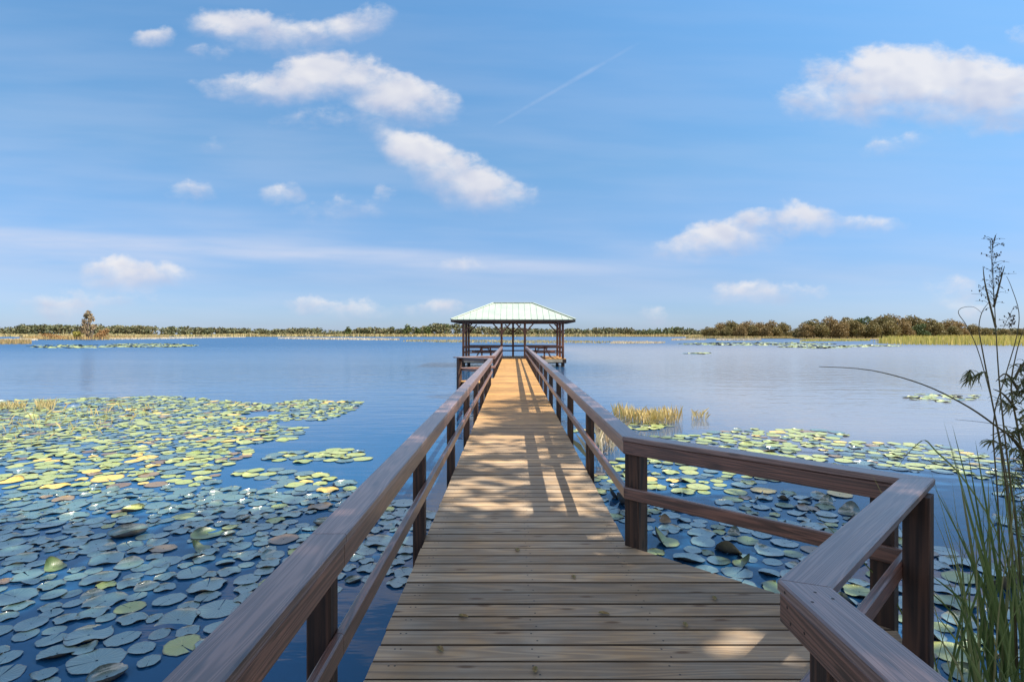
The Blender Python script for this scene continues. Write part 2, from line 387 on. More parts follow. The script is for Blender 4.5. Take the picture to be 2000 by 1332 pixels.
# ------------------------------------------------------------------ boardwalk
RP = [(.83, 37.25), (.83, 4.21), (2.06, 2.98), (.83, 1.75), (.83, -2.2)]
LP = [(-.64, -2.2), (-.64, 18.2), (-1.87, 19.43), (-.64, 20.66), (-.64, 37.25)]
def offs(path, s):
    out = []
    n = len(path)
    for i in range(n):
        ns = []
        for a, b in ((i - 1, i), (i, i + 1)):
            if a < 0 or b >= n: continue
            d = (Vector(path[b]) - Vector(path[a])).normalized(); ns.append(Vector((-d.y, d.x)))
        mv = ns[0] if len(ns) == 1 else (ns[0] + ns[1]) / (1 + ns[0].dot(ns[1]))
        out.append(Vector(path[i]) + mv * s)
    return out
def run_boards(mb, path, prof, step=4.5, phase=0.0, gap=0.0016, only=None, m=0):
    """boards of one profile laid end to end along a path, mitred at its corners"""
    lines = [offs(path, s) for s, z in prof]
    for i in range(len(path) - 1):
        if only is not None and i not in only: continue
        a, b = Vector(path[i]), Vector(path[i + 1]); d = (b - a).normalized(); L = (b - a).length
        cuts = [0.0]
        q = phase
        if L > 6:
            ys = sorted(abs(yy_ - a.y) for yy_ in JOINTS if min(a.y, b.y) + 1.0 < yy_ < max(a.y, b.y) - 1.0)
            cuts += ys
        cuts.append(L)
        for c0, c1 in zip(cuts[:-1], cuts[1:]):
            A_, B_ = [], []
            for (s, z), ln in zip(prof, lines):
                nrm = Vector((-d.y, d.x))
                pa = ln[i] if c0 == 0 else a + nrm * s + d * c0
                pb = ln[i + 1] if c1 == L else a + nrm * s + d * c1
                pa = pa + d * gap; pb = pb - d * gap
                A_.append((pa.x, pa.y, z)); B_.append((pb.x, pb.y, z))
            mb.loft(A_, B_, m)
JOINTS = [2.15 + 4.5 * k for k in range(9)]
POSTY = [2.15 + 2.25 * k for k in range(16)]
CAP = rect(0, .14, .797, .835, .006)
TOPR = rect(.007, .045, .703, .7965, .004)
LOWR = rect(.010, .048, .362, .452, .008)

bw = thing('boardwalk', (0, 0, WATER), 'long straight timber boardwalk of tan planks between dark brown rails, leading out to the gazebo', 'boardwalk')
# deck planks
mb = MB()
def edge_r(y): return max(.875, 2.06 + .064 - abs(y - 2.98))
def edge_l(y): return min(-.685, -(1.87 + .064 - abs(y - 19.43)))
y = -2.2; pi = 0
while y < 37.2:
    y0, y1 = y, y + .1385
    c = .005; zj = random.uniform(-.0015, .0015)
    prof = [(y0, -.038), (y1, -.038), (y1, -c), (y1 - c, 0), (y0 + c, 0), (y0, -c)]
    ol, orr = random.uniform(-.004, .004), random.uniform(-.004, .004)
    mb.loft([(edge_l(p) + ol, p, q + zj) for p, q in reversed(prof)], [(edge_r(p) + orr, p, q + zj) for p, q in reversed(prof)], [2, 0, 2, 2, 2, 2, 0, 0])
    if y < 9:
        for sx in (-.60, -.57, .10, .13, .76, .79):
            yy_ = y0 + (.035 if int(abs(sx) * 100) % 2 else .105)
            mb.poly([(sx + .006 * math.cos(k * 1.047), yy_ + .006 * math.sin(k * 1.047), zj + .0006) for k in range(6)], 1)
    y += .1455 + random.uniform(-.002, .002); pi += 1
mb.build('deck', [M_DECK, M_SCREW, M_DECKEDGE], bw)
# joists under the deck
mb = MB()
run_boards(mb, RP, rect(.004, .040, -.28, -.040, .003)); run_boards(mb, LP, rect(.004, .040, -.28, -.040, .003))
mb.bar((.095, -2.2, -.16), (.095, 37.2, -.16), .045, .23)
mb.build('joist', M_DARK, bw)
for yp in [0.4 + 4.5 * k for k in range(9)]:
    for xp in (-.5, .68):
        mb = MB(); mb.tube([(xp, yp, -1.6), (xp, yp, -.045)], .085, 12); mb.build('pile', M_DARK, bw)

def rail_post(par, p, d, size, zb=-.34, mat=None):
    """square post outside the rail; p on the inner cap line, d the rail direction"""
    d = Vector(d).normalized(); nrm = Vector((-d.y, d.x)); c = Vector(p) + nrm * (.0465 + size / 2)
    pr = rect(-size / 2, size / 2, -size / 2, size / 2, .005)
    mb = MB()
    mb.loft([(c.x + d.x * a + nrm.x * b, c.y + d.y * a + nrm.y * b, zb) for a, b in pr], [(c.x + d.x * a + nrm.x * b, c.y + d.y * a + nrm.y * b, .7955) for a, b in pr], 0)
    return mb.build('post', mat or M_POST, par)
def railing(path, only, posts, bolts=()):
    mb = MB(); run_boards(mb, path, CAP, only=only)
    for (x_, y_, z_, nx, ny) in bolts:
        n_ = Vector((nx, ny, 0)); s_ = Vector((-ny, nx, 0)) if abs(nx) + abs(ny) > 0 else Vector((1, 0, 0)); u_ = Vector((0, 0, 1)) if abs(nx) + abs(ny) > 0 else Vector((0, 1, 0))
        o_ = Vector((x_, y_, z_))
        mb.poly([o_ + s_ * (.005 * math.cos(k * 1.047)) + u_ * (.005 * math.sin(k * 1.047)) for k in range(6)], 1)
    rl = mb.build('railing', [M_CAP, M_SCREW], bw)
    mb = MB(); run_boards(mb, path, TOPR, only=only); mb.build('top_rail', M_RAIL, rl)
    mb = MB(); run_boards(mb, path, LOWR, only=only); mb.build('lower_rail', M_RAIL, rl)
    for p, d, sz, zb in posts: rail_post(rl, p, d, sz, zb)
    return rl
# left side, near to far
railing(LP, (0,), [((-.64, y_), (0, 1), .092, -.34) for y_ in [-.1] + POSTY if y_ < 18.3])
railing(LP, (1, 2), [((-.80, 18.36), (-1, 1), .105, -.34), ((-1.78, 19.34), (-1, 1), .115, -1.3), ((-1.78, 19.52), (1, 1), .115, -1.3)])
railing(LP, (3,), [((-.64, y_), (0, 1), .092, -.34) for y_ in POSTY if y_ > 20.4])
# right side, far to near, with the three-cornered bay
railing(RP, (0,), [((.83, y_), (0, -1), .092, -.34) for y_ in POSTY if y_ > 6])
bl = []
for (px_, py_) in ((.90, 1.66), (.93, 1.62), (.86, 1.60)): bl.append((px_, py_, .8355, 0, 0))
railing(RP, (1, 2), [((.865, 4.175), (1, -1), .125, -.34), ((2.0, 3.04), (1, -1), .115, -1.3), ((1.98, 2.90), (-1, -1), .115, -1.3)])
railing(RP, (3,), [((.83, 1.60), (0, -1), .10, -.34), ((.83, -.6), (0, -1), .10, -.34)],
        bl + [(.829, 1.70, .816, -1, 0), (.8365, 1.70, .77, -1, 0), (.8365, 1.68, .73, -1, 0), (.8365, 1.60, .745, -1, 0)])

# a few fallen leaves on the planks
M_LEAF = leafy('fallen_leaf', [(.16, .10, .04), (.28, .20, .09), (.12, .14, .05)], .7, 0)
for i, (px_, py_) in enumerate([(1045, 1310), (1338, 1222), (905, 1205), (1290, 1010), (1120, 1128), (860, 1270), (1395, 1170), (1010, 1075), (1180, 1200)]):
    Y_ = F * EYE / (py_ - HY); x_ = (px_ - HX) / F * Y_; a = random.uniform(0, 6.28); L_ = random.uniform(.022, .038)
    mb = MB(); P_ = []
    for k in range(10):
        th = 2 * math.pi * k / 10; lx = L_ * math.cos(th); ly = L_ * .48 * math.sin(th) * (1 - .25 * math.cos(th))
        P_.append((x_ + lx * math.cos(a) - ly * math.sin(a), Y_ + lx * math.sin(a) + ly * math.cos(a), .006 + .012 * abs(ly) / L_ + random.uniform(0, .003)))
    for k in range(10):
        q = P_[k]; q2 = P_[(k + 1) % 10]; b = len(mb.v); mb.v += [(x_, Y_, .004), q, q2]; mb.face((b, b + 1, b + 2), ((0, 0), (1, 0), (1, 1)), 0, .5)
    tag(mb.build('fallen_leaf', M_LEAF, None, (x_, Y_, .003)), 'tiny dry leaf lying on the worn planks at the near end of the boardwalk', 'leaf', 'fallen leaves on the deck')

# ------------------------------------------------------------------ gazebo
GX, GY0, GY1, GW = 0.04, 37.5, 42.1, 3.34
gz = thing('gazebo', (GX, (GY0 + GY1) / 2, WATER), 'open timber gazebo with pale green metal hip roof at the far end of the boardwalk', 'gazebo')
mb = MB()
y = GY0 - .22
while y < GY1 + .2:
    mb.bar((GX - GW - .2, y + .07, -.019), (GX + GW + .2, y + .07, -.019), .14, .038); y += .146
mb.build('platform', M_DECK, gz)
mb = MB()
for yy_ in (GY0 - .2, GY1 + .2): mb.bar((GX - GW - .2, yy_, -.17), (GX + GW + .2, yy_, -.17), .04, .25)
for xx_ in (GX - GW - .2, GX + GW + .2): mb.bar((xx_, GY0 - .17, -.17), (xx_, GY1 + .17, -.17), .04, .25)
mb.build('rim_joist', M_DARK, gz)
for x0, x1 in ((GX - GW + .05, GX - 1.3), (GX + 1.3, GX + GW - .05)):
    mb = MB(); mb.bar((x0, GY0 - .235, -.14), (x1, GY0 - .235, -.14), .025, .19); mb.build('fascia_board', M_PALE, gz)
for xx_ in (GX - GW, GX - 1.1, GX + 1.1, GX + GW):
    for yy_ in (GY0, GY1):
        mb = MB(); mb.tube([(xx_, yy_, -1.8), (xx_, yy_, -.05)], .12, 12); mb.build('pile', M_DARK, gz)
EZ = 2.62
gposts = [(GX - GW, GY0), (GX + GW, GY0), (GX - .77, GY0), (GX + .79, GY0), (GX - GW, GY1), (GX + GW, GY1), (GX, GY1), (GX + GW, (GY0 + GY1) / 2), (GX - GW, (GY0 + GY1) / 2)]
for (xx_, yy_) in gposts:
    mb = MB(); mb.bar((xx_, yy_, .001), (xx_, yy_, EZ - .20), .15, .15, (0, 1, 0), .008)
    p_ = mb.build('post', M_GAZ, gz)
    alongx = yy_ in (GY0, GY1)
    for sgn in (-1, 1):
        if alongx:
            x2 = xx_ + sgn * .60
            if abs(x2 - GX) < GW + .1:
                mb = MB(); mb.bar((xx_ + sgn * .07, yy_, EZ - .83), (x2, yy_, EZ - .24), .085, .085, (0, 1, 0)); mb.build('knee_brace', M_GAZ, p_)
        if not alongx or abs(xx_ - GX) > 3:
            y2 = yy_ + sgn * .58
            if GY0 - .1 < y2 < GY1 + .1:
                mb = MB(); mb.bar((xx_, yy_ + sgn * .07, EZ - .83), (xx_, y2, EZ - .24), .085, .085, (1, 0, 0)); mb.build('knee_brace', M_GAZ, p_)
mb = MB()
for yy_ in (GY0, GY1): mb.bar((GX - GW - .2, yy_, EZ - .1), (GX + GW + .2, yy_, EZ - .1), .14, .2)
for xx_ in (GX - GW, GX + GW): mb.bar((xx_, GY0 + .08, EZ - .105), (xx_, GY1 - .08, EZ - .105), .13, .2)
mb.build('beam', M_GAZ, gz)
# hip roof with standing seams
EX, EY0, EY1, RZ = 4.12, GY0 - .68, GY1 + .68, 3.86
YM = (EY0 + EY1) / 2; RX = 1.42
e = [(GX - EX, EY0, EZ), (GX + EX, EY0, EZ), (GX + EX, EY1, EZ), (GX - EX, EY1, EZ)]
r0, r1 = (GX - RX, YM, RZ), (GX + RX, YM, RZ)
mb = MB()
mb.poly([e[0], e[1], r1, r0]); mb.poly([e[1], e[2], r1]); mb.poly([e[2], e[3], r0, r1]); mb.poly([e[3], e[0], r0])
dn = .035
mb.poly([(p[0], p[1], p[2] - dn) for p in (e[3], e[2], e[1], e[0])])
for i in range(4):
    a, b = e[i], e[(i + 1) % 4]; mb.quad((a[0], a[1], a[2] - dn), (b[0], b[1], b[2] - dn), b, a)
def seam(a, b): mb.bar(Vector(a) + Vector((0, 0, .012)), Vector(b) + Vector((0, 0, .012)), .03, .03, c=.004)
n = 20
for k in range(n + 1):
    x_ = -EX + .04 + (2 * EX - .08) * k / n
    fr = min(1.0, (EX - abs(x_)) / (EX - RX)) if abs(x_) > RX else 1.0
    if fr < .06: continue
    for ye in (EY0, EY1): seam((GX + x_, ye, EZ), (GX + x_, ye + (YM - ye) * fr, EZ + (RZ - EZ) * fr))
n = 14
for k in range(1, n):
    y_ = EY0 + (EY1 - EY0) * k / n; fr = 1 - abs(y_ - YM) / (YM - EY0)
    for sx in (-1, 1): seam((GX + sx * EX, y_, EZ), (GX + sx * (EX - (EX - RX) * fr), y_, EZ + (RZ - EZ) * fr))
rf = mb.build('roof', M_ROOF, gz)
mb = MB()
for a, b in ((r0, r1), (e[0], r0), (e[3], r0), (e[1], r1), (e[2], r1)):
    mb.bar(Vector(a) + Vector((0, 0, .03)), Vector(b) + Vector((0, 0, .03)), .15, .05, c=.015)
mb.build('ridge_cap', M_ROOF, rf)
mb = MB()
for i in range(4):
    a, b = Vector(e[i]), Vector(e[(i + 1) % 4]); cen = Vector((GX, YM, EZ))
    ins = (cen - (a + b) / 2).normalized() * .03
    mb.bar(a + ins + Vector((0, 0, -.11)), b + ins + Vector((0, 0, -.11)), .03, .145)
mb.build('fascia', M_DARK, rf)
# gazebo railing
gp = [[(GX - .86, GY0 - .03), (GX - GW - .02, GY0 - .03), (GX - GW - .02, GY1 + .03), (GX + GW + .02, GY1 + .03), (GX + GW + .02, GY0 - .03), (GX + .88, GY0 - .03)]]
mb = MB(); ml = MB()
for a, b in zip(gp[0][:-1], gp[0][1:]):
    a = Vector((*a, 0)); b = Vector((*b, 0)); d = (b - a).normalized()
    mb.bar(a + Vector((0, 0, .815)), b + Vector((0, 0, .815)), .15, .04); mb.bar(a + Vector((0, 0, .745)), b + Vector((0, 0, .745)), .04, .09)
    ml.bar(a + Vector((0, 0, .41)), b + Vector((0, 0, .41)), .04, .09)
gr = mb.build('railing', M_GAZ, gz); ml.build('lower_rail', M_GAZ, gr)
for (xx_, yy_) in [(GX - 2.1, GY0), (GX + 2.1, GY0), (GX - GW - .02, GY0 - .13), (GX + GW + .02, GY0 - .13), (GX - 1.7, GY1), (GX + 1.7, GY1)]:
    mb = MB(); mb.bar((xx_, yy_, -.3 if yy_ < GY0 else .002), (xx_, yy_, .79), .1, .1, (0, 1, 0)); mb.build('post', M_GAZ, gr)
# two picnic tables under the roof
def picnic(x, y, rz, lab):
    o = thing('picnic_table', (x, y, 0.0), lab, 'picnic table', 'picnic tables in the gazebo', rz)
    def mk(nm, mb): return mb.build(nm, M_GAZ, o, origin=(x, y, 0))
    mb = MB()
    for k in range(5): mb.bar((x - .9, y - .3 + .15 * k, .74), (x + .9, y - .3 + .15 * k, .74), .14, .038)
    mk('tabletop', mb)
    for s_ in (-1, 1):
        mb = MB()
        for k in range(2): mb.bar((x - .9, y + s_ * (.62 + .15 * k), .44), (x + .9, y + s_ * (.62 + .15 * k), .44), .14, .038)
        mk('bench', mb)
    for s_ in (-1, 1):
        mb = MB(); xx = x + s_ * .62
        for q in (-1, 1): mb.bar((xx + .045 * q, y + q * .62, 0.0), (xx + .045 * q, y - q * .1 + q * .35 - q * .05, .72), .04, .09, (1, 0, 0))
        mb.bar((xx - .1, y - .78, .38), (xx - .1, y + .78, .38), .04, .09); mb.bar((xx + .1, y - .34, .68), (xx + .1, y + .34, .68), .04, .09)
        mk('leg_frame', mb)
    return o
picnic(GX - 2.0, GY0 + 1.9, R(90), 'dark brown picnic table under the gazebo roof, beside the bay railing side of the walk')
picnic(GX + 2.05, GY0 + 1.7, R(90), 'dark brown picnic table under the gazebo roof, on the sunny side of the walk')

# ------------------------------------------------------------------ lily pads
def padmat(name, cols, cior=1.6, crough=0.5):
    m, t, b = newmat(name)
    uv = t.n('ShaderNodeUVMap'); u, v, _ = t.sep(uv.outputs[0])
    geo = t.n('ShaderNodeNewGeometry'); oi = t.n('ShaderNodeObjectInfo')
    r = t.m('FRACT', t.m('ADD', oi.outputs['Random'], geo.outputs['Random Per Island']))
    base = t.mix(r, cols[0], cols[1])
    nz = t.noise(geo.outputs['Position'], 9.0, 4, 0.65)
    base = t.mix(t.mr(nz, 0.52, 0.74, 0.0, 0.7), base, cols[2])
    vein = t.m('POWER', t.m('ABSOLUTE', t.m('SINE', t.m('MULTIPLY', u, math.pi * 19))), 14.0)
    vein2 = t.m('MULTIPLY', t.m('POWER', t.m('ABSOLUTE', t.m('SINE', t.m('MULTIPLY', u, math.pi * 57))), 8.0), t.mr(v, 0.45, 0.75, 0.0, 0.5))
    vn = t.m('MAXIMUM', vein, vein2)
    base = t.mix(t.m('MULTIPLY', vn, 0.35), base, cols[3])
    rim = t.mr(t.m('ADD', v, t.m('MULTIPLY', t.m('SUBTRACT', nz, 0.5), 0.12)), 0.89, 1.0, 0.0, 0.85)
    base = t.mix(rim, base, (0.055, 0.045, 0.025))
    base = t.mix(geo.outputs['Backfacing'], base, (0.11, 0.085, 0.04))
    t.put(b.inputs['Base Color'], base)
    b.inputs['Roughness'].default_value = 0.45; b.inputs['Specular IOR Level'].default_value = 0.8
    b.inputs['Coat Weight'].default_value = 1.0; b.inputs['Coat Roughness'].default_value = crough; b.inputs['Coat IOR'].default_value = cior
    hh = t.m('SUBTRACT', t.m('MULTIPLY', nz, 0.6), t.m('MULTIPLY', vn, 0.5))
    t.put(b.inputs['Normal'], t.bump(hh, 0.6, 0.006))
    return m
PM = [padmat('pad_green_shade', ((.035, .095, .095), (.070, .145, .125), (.10, .14, .07), (.15, .24, .20)), 2.4, 0.27),  # bluish tone of shaded pads put into the base colour
      padmat('pad_lime_sun', ((.19, .265, .065), (.29, .34, .10), (.38, .33, .09), (.38, .42, .18)), 1.45, 0.5),  # sunlit yellow put into the base colour
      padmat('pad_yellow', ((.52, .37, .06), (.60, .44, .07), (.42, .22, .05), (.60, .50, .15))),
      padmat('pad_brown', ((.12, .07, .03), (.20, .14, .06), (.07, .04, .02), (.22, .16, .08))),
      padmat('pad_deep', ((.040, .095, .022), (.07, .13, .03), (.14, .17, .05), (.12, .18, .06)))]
def pad_shape(kind, seed):
    q = random.Random(seed); n = 30
    rings = [.05, .3, .55, .75, .88, .95, 1.0]
    ph = q.random() * 6.28; k1 = q.choice([2, 3, 3, 4]); amp = q.uniform(.006, .022); th0 = q.random() * 6.28
    notch = q.uniform(.05, .16) if q.random() < .55 else 0
    V = []; U = []
    lob = [q.uniform(.93, 1.03) for _ in range(n + 1)]; lob[n] = lob[0]
    for ri, r in enumerate(rings):
        for i in range(n + 1):
            th = (i / n) * 2 * math.pi if not notch else notch / 2 + (2 * math.pi - notch) * i / n
            rr = r * (1 + (lob[i] - 1) * r ** 3) * (1 + .05 * math.cos(2 * (th - ph)))
            z = amp * (1 + math.sin(k1 * th + ph)) * r * r - .012 * (1 - r) + .012
            dth = abs((th - th0 + math.pi) % (2 * math.pi) - math.pi)
            if kind == 'curl': c = max(0, 1 - (dth / 1.25) ** 2); hgt, st = .30, .55
            elif kind == 'bowl': c = .75 + .25 * math.sin(th * 2 + ph); hgt, st = .30, .72
            elif kind == 'rim': c = max(0, .35 + .65 * math.sin(th * k1 + ph)); hgt, st = .10, .82
            elif kind == 'fold': c = max(0, 1 - (dth / 1.75) ** 2); hgt, st = .95, .10
            else: c, hgt, st = 0, 0, .9
            w = max(0, (r - st) / (1 - st))
            z += c * hgt * w ** 1.6
            rr *= 1 - c * w * (.50 if kind == 'fold' else .16)
            V.append((rr * math.cos(th), rr * math.sin(th), z)); U.append((i / n, r))
    Fc = []
    for ri in range(len(rings) - 1):
        for i in range(n):
            a = ri * (n + 1) + i; Fc.append((a, a + n + 1, a + n + 2, a + 1))
    return np.array(V), Fc, U, n
KINDS = ['flat'] * 5 + ['rim'] * 3 + ['curl'] * 3 + ['bowl'] * 1 + ['fold'] * 1
SHAPES = [(k, *pad_shape(k, 40 + i)) for i, k in enumerate(KINDS)]
PMESH = {}
def pad_mesh(si, mi):
    if (si, mi) in PMESH: return PMESH[(si, mi)]
    k, V, Fc, U, n = SHAPES[si]
    me = bpy.data.meshes.new('lily_pad')
    me.from_pydata([tuple(p) for p in V], [], [tuple(f) for f in Fc])
    ul = me.uv_layers.new(name='UVMap'); ul.data.foreach_set('uv', [c for f in Fc for i in f for c in U[i]])
    me.materials.append(PM[mi]); me.polygons.foreach_set('use_smooth', [True] * len(Fc)); me.update()
    PMESH[(si, mi)] = me
    return me

def inpoly(x, y, P):
    c = False; j = len(P) - 1
    for i in range(len(P)):
        if (P[i][1] > y) != (P[j][1] > y) and x < (P[j][0] - P[i][0]) * (y - P[i][1]) / (P[j][1] - P[i][1]) + P[i][0]: c = not c
        j = i
    return c
def wpoly(P): return [onwater(*p) for p in P]
def lattice(x, y, s, seed=0):   # cheap smooth noise
    def h(i, j): return (math.sin(i * 127.1 + j * 311.7 + seed * 74.7) * 43758.5453) % 1.0
    x, y = x / s, y / s; i, j = math.floor(x), math.floor(y); f, g = x - i, y - j
    f, g = f * f * (3 - 2 * f), g * g * (3 - 2 * g)
    return (h(i, j) * (1 - f) + h(i + 1, j) * f) * (1 - g) + (h(i, j + 1) * (1 - f) + h(i + 1, j + 1) * f) * g
pads = []   # x, y, r, zone
grid = {}
def try_pad(x, y, r, zone, tight=.82):
    gx, gy = int(math.floor(x / .7)), int(math.floor(y / .7))
    for i in (-1, 0, 1):
        for j in (-1, 0, 1):
            for (a, b, c) in grid.get((gx + i, gy + j), ()):
                if math.hypot(a - x, b - y) < (c + r) * tight: return False
    grid.setdefault((gx, gy), []).append((x, y, r)); pads.append((x, y, r, zone)); return True
def fill(P, n, rr, zone, tight, thr=0.0, sc=1.6, seed=0):
    xs = [p[0] for p in P]; ys = [p[1] for p in P]
    x0, x1, y0, y1 = min(xs), max(xs), min(ys), max(ys)
    for _ in range(n):
        x, y = random.uniform(x0, x1), random.uniform(y0, y1)
        if not inpoly(x, y, P) or lattice(x, y, sc, seed) < thr: continue
        if -.95 < x < 1.15: continue
        try_pad(x, y, random.uniform(*rr), zone, tight)
LA = [(-80, 784), (120, 779), (330, 773), (520, 790), (600, 780), (710, 785), (690, 800), (600, 833), (575, 858), (470, 868), (495, 890), (430, 915), (420, 948), (-300, 958)]
fill(wpoly(LA), 30000, (.075, .185), 'left_sun', .75, .22, 1.7, 1)
def ell(cx, cy, rx, ry): return [(cx + rx * math.cos(k * .5236), cy + ry * math.sin(k * .5236)) for k in range(12)]
for q in (ell(590, 893, 75, 10), ell(668, 890, 50, 13), ell(605, 942, 75, 18), ell(520, 925, 60, 10)): fill(wpoly(q), 1200, (.11, .19), 'left_sun', .80)
LC = [(-300, 962), (420, 952), (560, 962), (720, 950), (800, 985), (860, 1010), (860, 1420), (-1400, 1420)]
fill(wpoly(LC), 40000, (.07, .172), 'left_shade', .80, .27, 1.1, 2)
RA = [(1120, 838), (1210, 850), (1330, 852), (1420, 842), (1520, 835), (1690, 850), (1700, 862), (1820, 858), (2100, 862), (2100, 955), (1700, 965), (1120, 960)]
fill(wpoly(RA), 10000, (.08, .175), 'right_sun', .84, .50, 1.3, 3)
for q in (ell(1560, 850, 85, 12), ell(1450, 880, 110, 14), ell(1620, 905, 150, 16), ell(1260, 832, 55, 7)): fill(wpoly(q), 1200, (.11, .19), 'right_sun', .80)
RB = [(1120, 965), (2150, 962), (2300, 1420), (1120, 1420)]
fill(wpoly(RB), 12000, (.07, .165), 'right_shade', .86, .47, 1.2, 4)
fill(wpoly(ell(1840, 776, 70, 9)), 120, (.14, .24), 'far', .8, .35)
for q in (ell(290, 675, 95, 4), ell(140, 677, 90, 3), ell(1480, 672, 160, 3.0), ell(1590, 678, 70, 3), ell(1360, 690, 25, 2), ell(1700, 676, 60, 2)):
    fill(wpoly(q), 2600, (.3, .6), 'far', .85, .25, 4.0)
# pads one can point to, from the photograph: pixel, size px, shape, colour
SPEC = [(1421, 1080, .145, 12, 4, 'deep green lily leaf folded upright in the dark water beside the bay railing'),
        (252, 1042, .20, 11, 0, 'blue green lily pad with its whole rim turned up, alone among flat shaded pads'),
        (405, 1044, .17, 9, 4, 'olive lily pad with dark curled rim, beside the bowl shaped pad'),
        (388, 1074, .11, 12, 4, 'bright green lily leaf standing folded among flat shaded pads'),
        (105, 1110, .10, 12, 4, 'small green leaf flap sticking up beside a raised pad'),
        (1640, 966, .17, 0, 2, 'bright yellow lily pad just beyond the bay railing'),
        (210, 935, .22, 1, 2, 'golden yellow lily pad at the edge of the tree shade')]
for (px_, py_, r, si, mi, lab) in SPEC:
    x, y = onwater(px_, py_)
    pads = [p for p in pads if math.hypot(p[0] - x, p[1] - y) > (r + p[2]) * .75]
    pads.append((x, y, r, ('spec', si, mi, lab)))
PLACE = {'left_sun': 'in the sunlit patch beyond the shaded pads', 'left_shade': 'in the shaded patch beside the straight rail',
         'right_sun': 'in the sun beyond the angled railing', 'right_shade': 'in the shade below the angled railing'}
rec = []
for (x, y, r, zone) in pads:
    px_ = HX + F * x / y; py_ = HY + F * (EYE - WATER) / y
    vis = -60 < px_ < 2060 and py_ < 1370
    spec = isinstance(zone, tuple)
    if spec: si, mi = zone[1], zone[2]
    else:
        u = random.random(); yel = lattice(x, y, 1.5, 9)  # sunny zones draw mostly sun-toned pads, shaded zones shade-toned ones
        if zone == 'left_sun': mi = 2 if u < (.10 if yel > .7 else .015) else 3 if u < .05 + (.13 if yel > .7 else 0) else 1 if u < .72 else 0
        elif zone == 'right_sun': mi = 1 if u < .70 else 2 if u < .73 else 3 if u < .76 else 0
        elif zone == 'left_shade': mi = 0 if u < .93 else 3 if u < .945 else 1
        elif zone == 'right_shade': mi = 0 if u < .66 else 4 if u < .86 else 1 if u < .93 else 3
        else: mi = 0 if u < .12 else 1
        v = random.random()
        if zone == 'left_shade': si = random.randrange(0, 5) if v < .42 else random.randrange(5, 8) if v < .86 else random.randrange(8, 11) if v < .975 else 11
        elif zone == 'right_shade': si = random.randrange(0, 8) if v < .72 else random.randrange(8, 11) if v < .90 else 12
        else: si = random.randrange(0, 5) if v < .66 else random.randrange(5, 8) if v < .965 else random.randrange(8, 11)
    rec.append(dict(x=x, y=y, r=r, zone=zone, si=si, mi=mi, rz=random.uniform(0, 6.28), z=random.uniform(.002, .011),
                    tx=random.gauss(0, .10 if zone == 'far' else .022), ty=random.gauss(0, .10 if zone == 'far' else .022), vis=vis, size=(r / y) ** 2 / y if vis else 0, spec=spec))
rec = [q for q in rec if q['vis'] or q['y'] < 25]
rec.sort(key=lambda q: (not q['spec'], -q['size']))
# hidden behind the deck or outside the frame: not worth an object of its own
ind = [q for q in rec if q['vis'] and q['zone'] != 'far'][:300]; ids = set(id(q) for q in ind); rest = [q for q in rec if id(q) not in ids]
nb = {}
for q in ind:
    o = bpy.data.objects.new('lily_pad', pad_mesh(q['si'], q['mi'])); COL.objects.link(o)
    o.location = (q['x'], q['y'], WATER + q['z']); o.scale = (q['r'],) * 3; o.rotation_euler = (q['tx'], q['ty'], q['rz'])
    if q['spec']: tag(o, q['zone'][3], 'lily pad')
    else:
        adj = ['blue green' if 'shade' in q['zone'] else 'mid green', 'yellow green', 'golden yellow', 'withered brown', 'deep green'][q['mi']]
        crl = ' with a curled edge' if q['si'] >= 8 else ''
        tag(o, adj + ' lily pad' + crl + ' ' + PLACE[q['zone']], 'lily pad', adj + ' lily pads' + crl + ' ' + PLACE[q['zone']])
def pad_carpet(name, lst, label):
    VV, FF, UU, MM, b0 = [], [], [], [], 0
    for q in lst:
        k, V, Fc, U, n = SHAPES[q['si']]
        if q['y'] > 11:   # fewer rings far off
            keep = [0, 3, 6]; V = np.concatenate([V[i * (n + 1):(i + 1) * (n + 1)] for i in keep]); U = [u for i in keep for u in U[i * (n + 1):(i + 1) * (n + 1)]]
            Fc = [(ri * (n + 1) + i, (ri + 1) * (n + 1) + i, (ri + 1) * (n + 1) + i + 1, ri * (n + 1) + i + 1) for ri in range(2) for i in range(n)]
        c, s_ = math.cos(q['rz']), math.sin(q['rz'])
        X = V[:, 0] * c - V[:, 1] * s_; Y_ = V[:, 0] * s_ + V[:, 1] * c; Z = V[:, 2] + q['tx'] * Y_ - q['ty'] * X
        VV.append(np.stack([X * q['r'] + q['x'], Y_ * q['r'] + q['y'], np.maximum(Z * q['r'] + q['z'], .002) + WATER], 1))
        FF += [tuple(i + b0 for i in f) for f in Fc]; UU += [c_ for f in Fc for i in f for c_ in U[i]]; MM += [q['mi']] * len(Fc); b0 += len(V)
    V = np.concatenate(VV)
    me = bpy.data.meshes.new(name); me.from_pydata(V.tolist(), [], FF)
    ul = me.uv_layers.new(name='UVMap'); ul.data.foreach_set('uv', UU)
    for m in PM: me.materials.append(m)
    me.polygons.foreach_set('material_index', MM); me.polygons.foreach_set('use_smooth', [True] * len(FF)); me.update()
    o = bpy.data.objects.new(name, me); COL.objects.link(o)
    tag(o, label, 'lily pads', None, 'stuff')
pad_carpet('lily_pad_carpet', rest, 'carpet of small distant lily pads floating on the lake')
print('pads', len(rec), 'individual', len(ind))

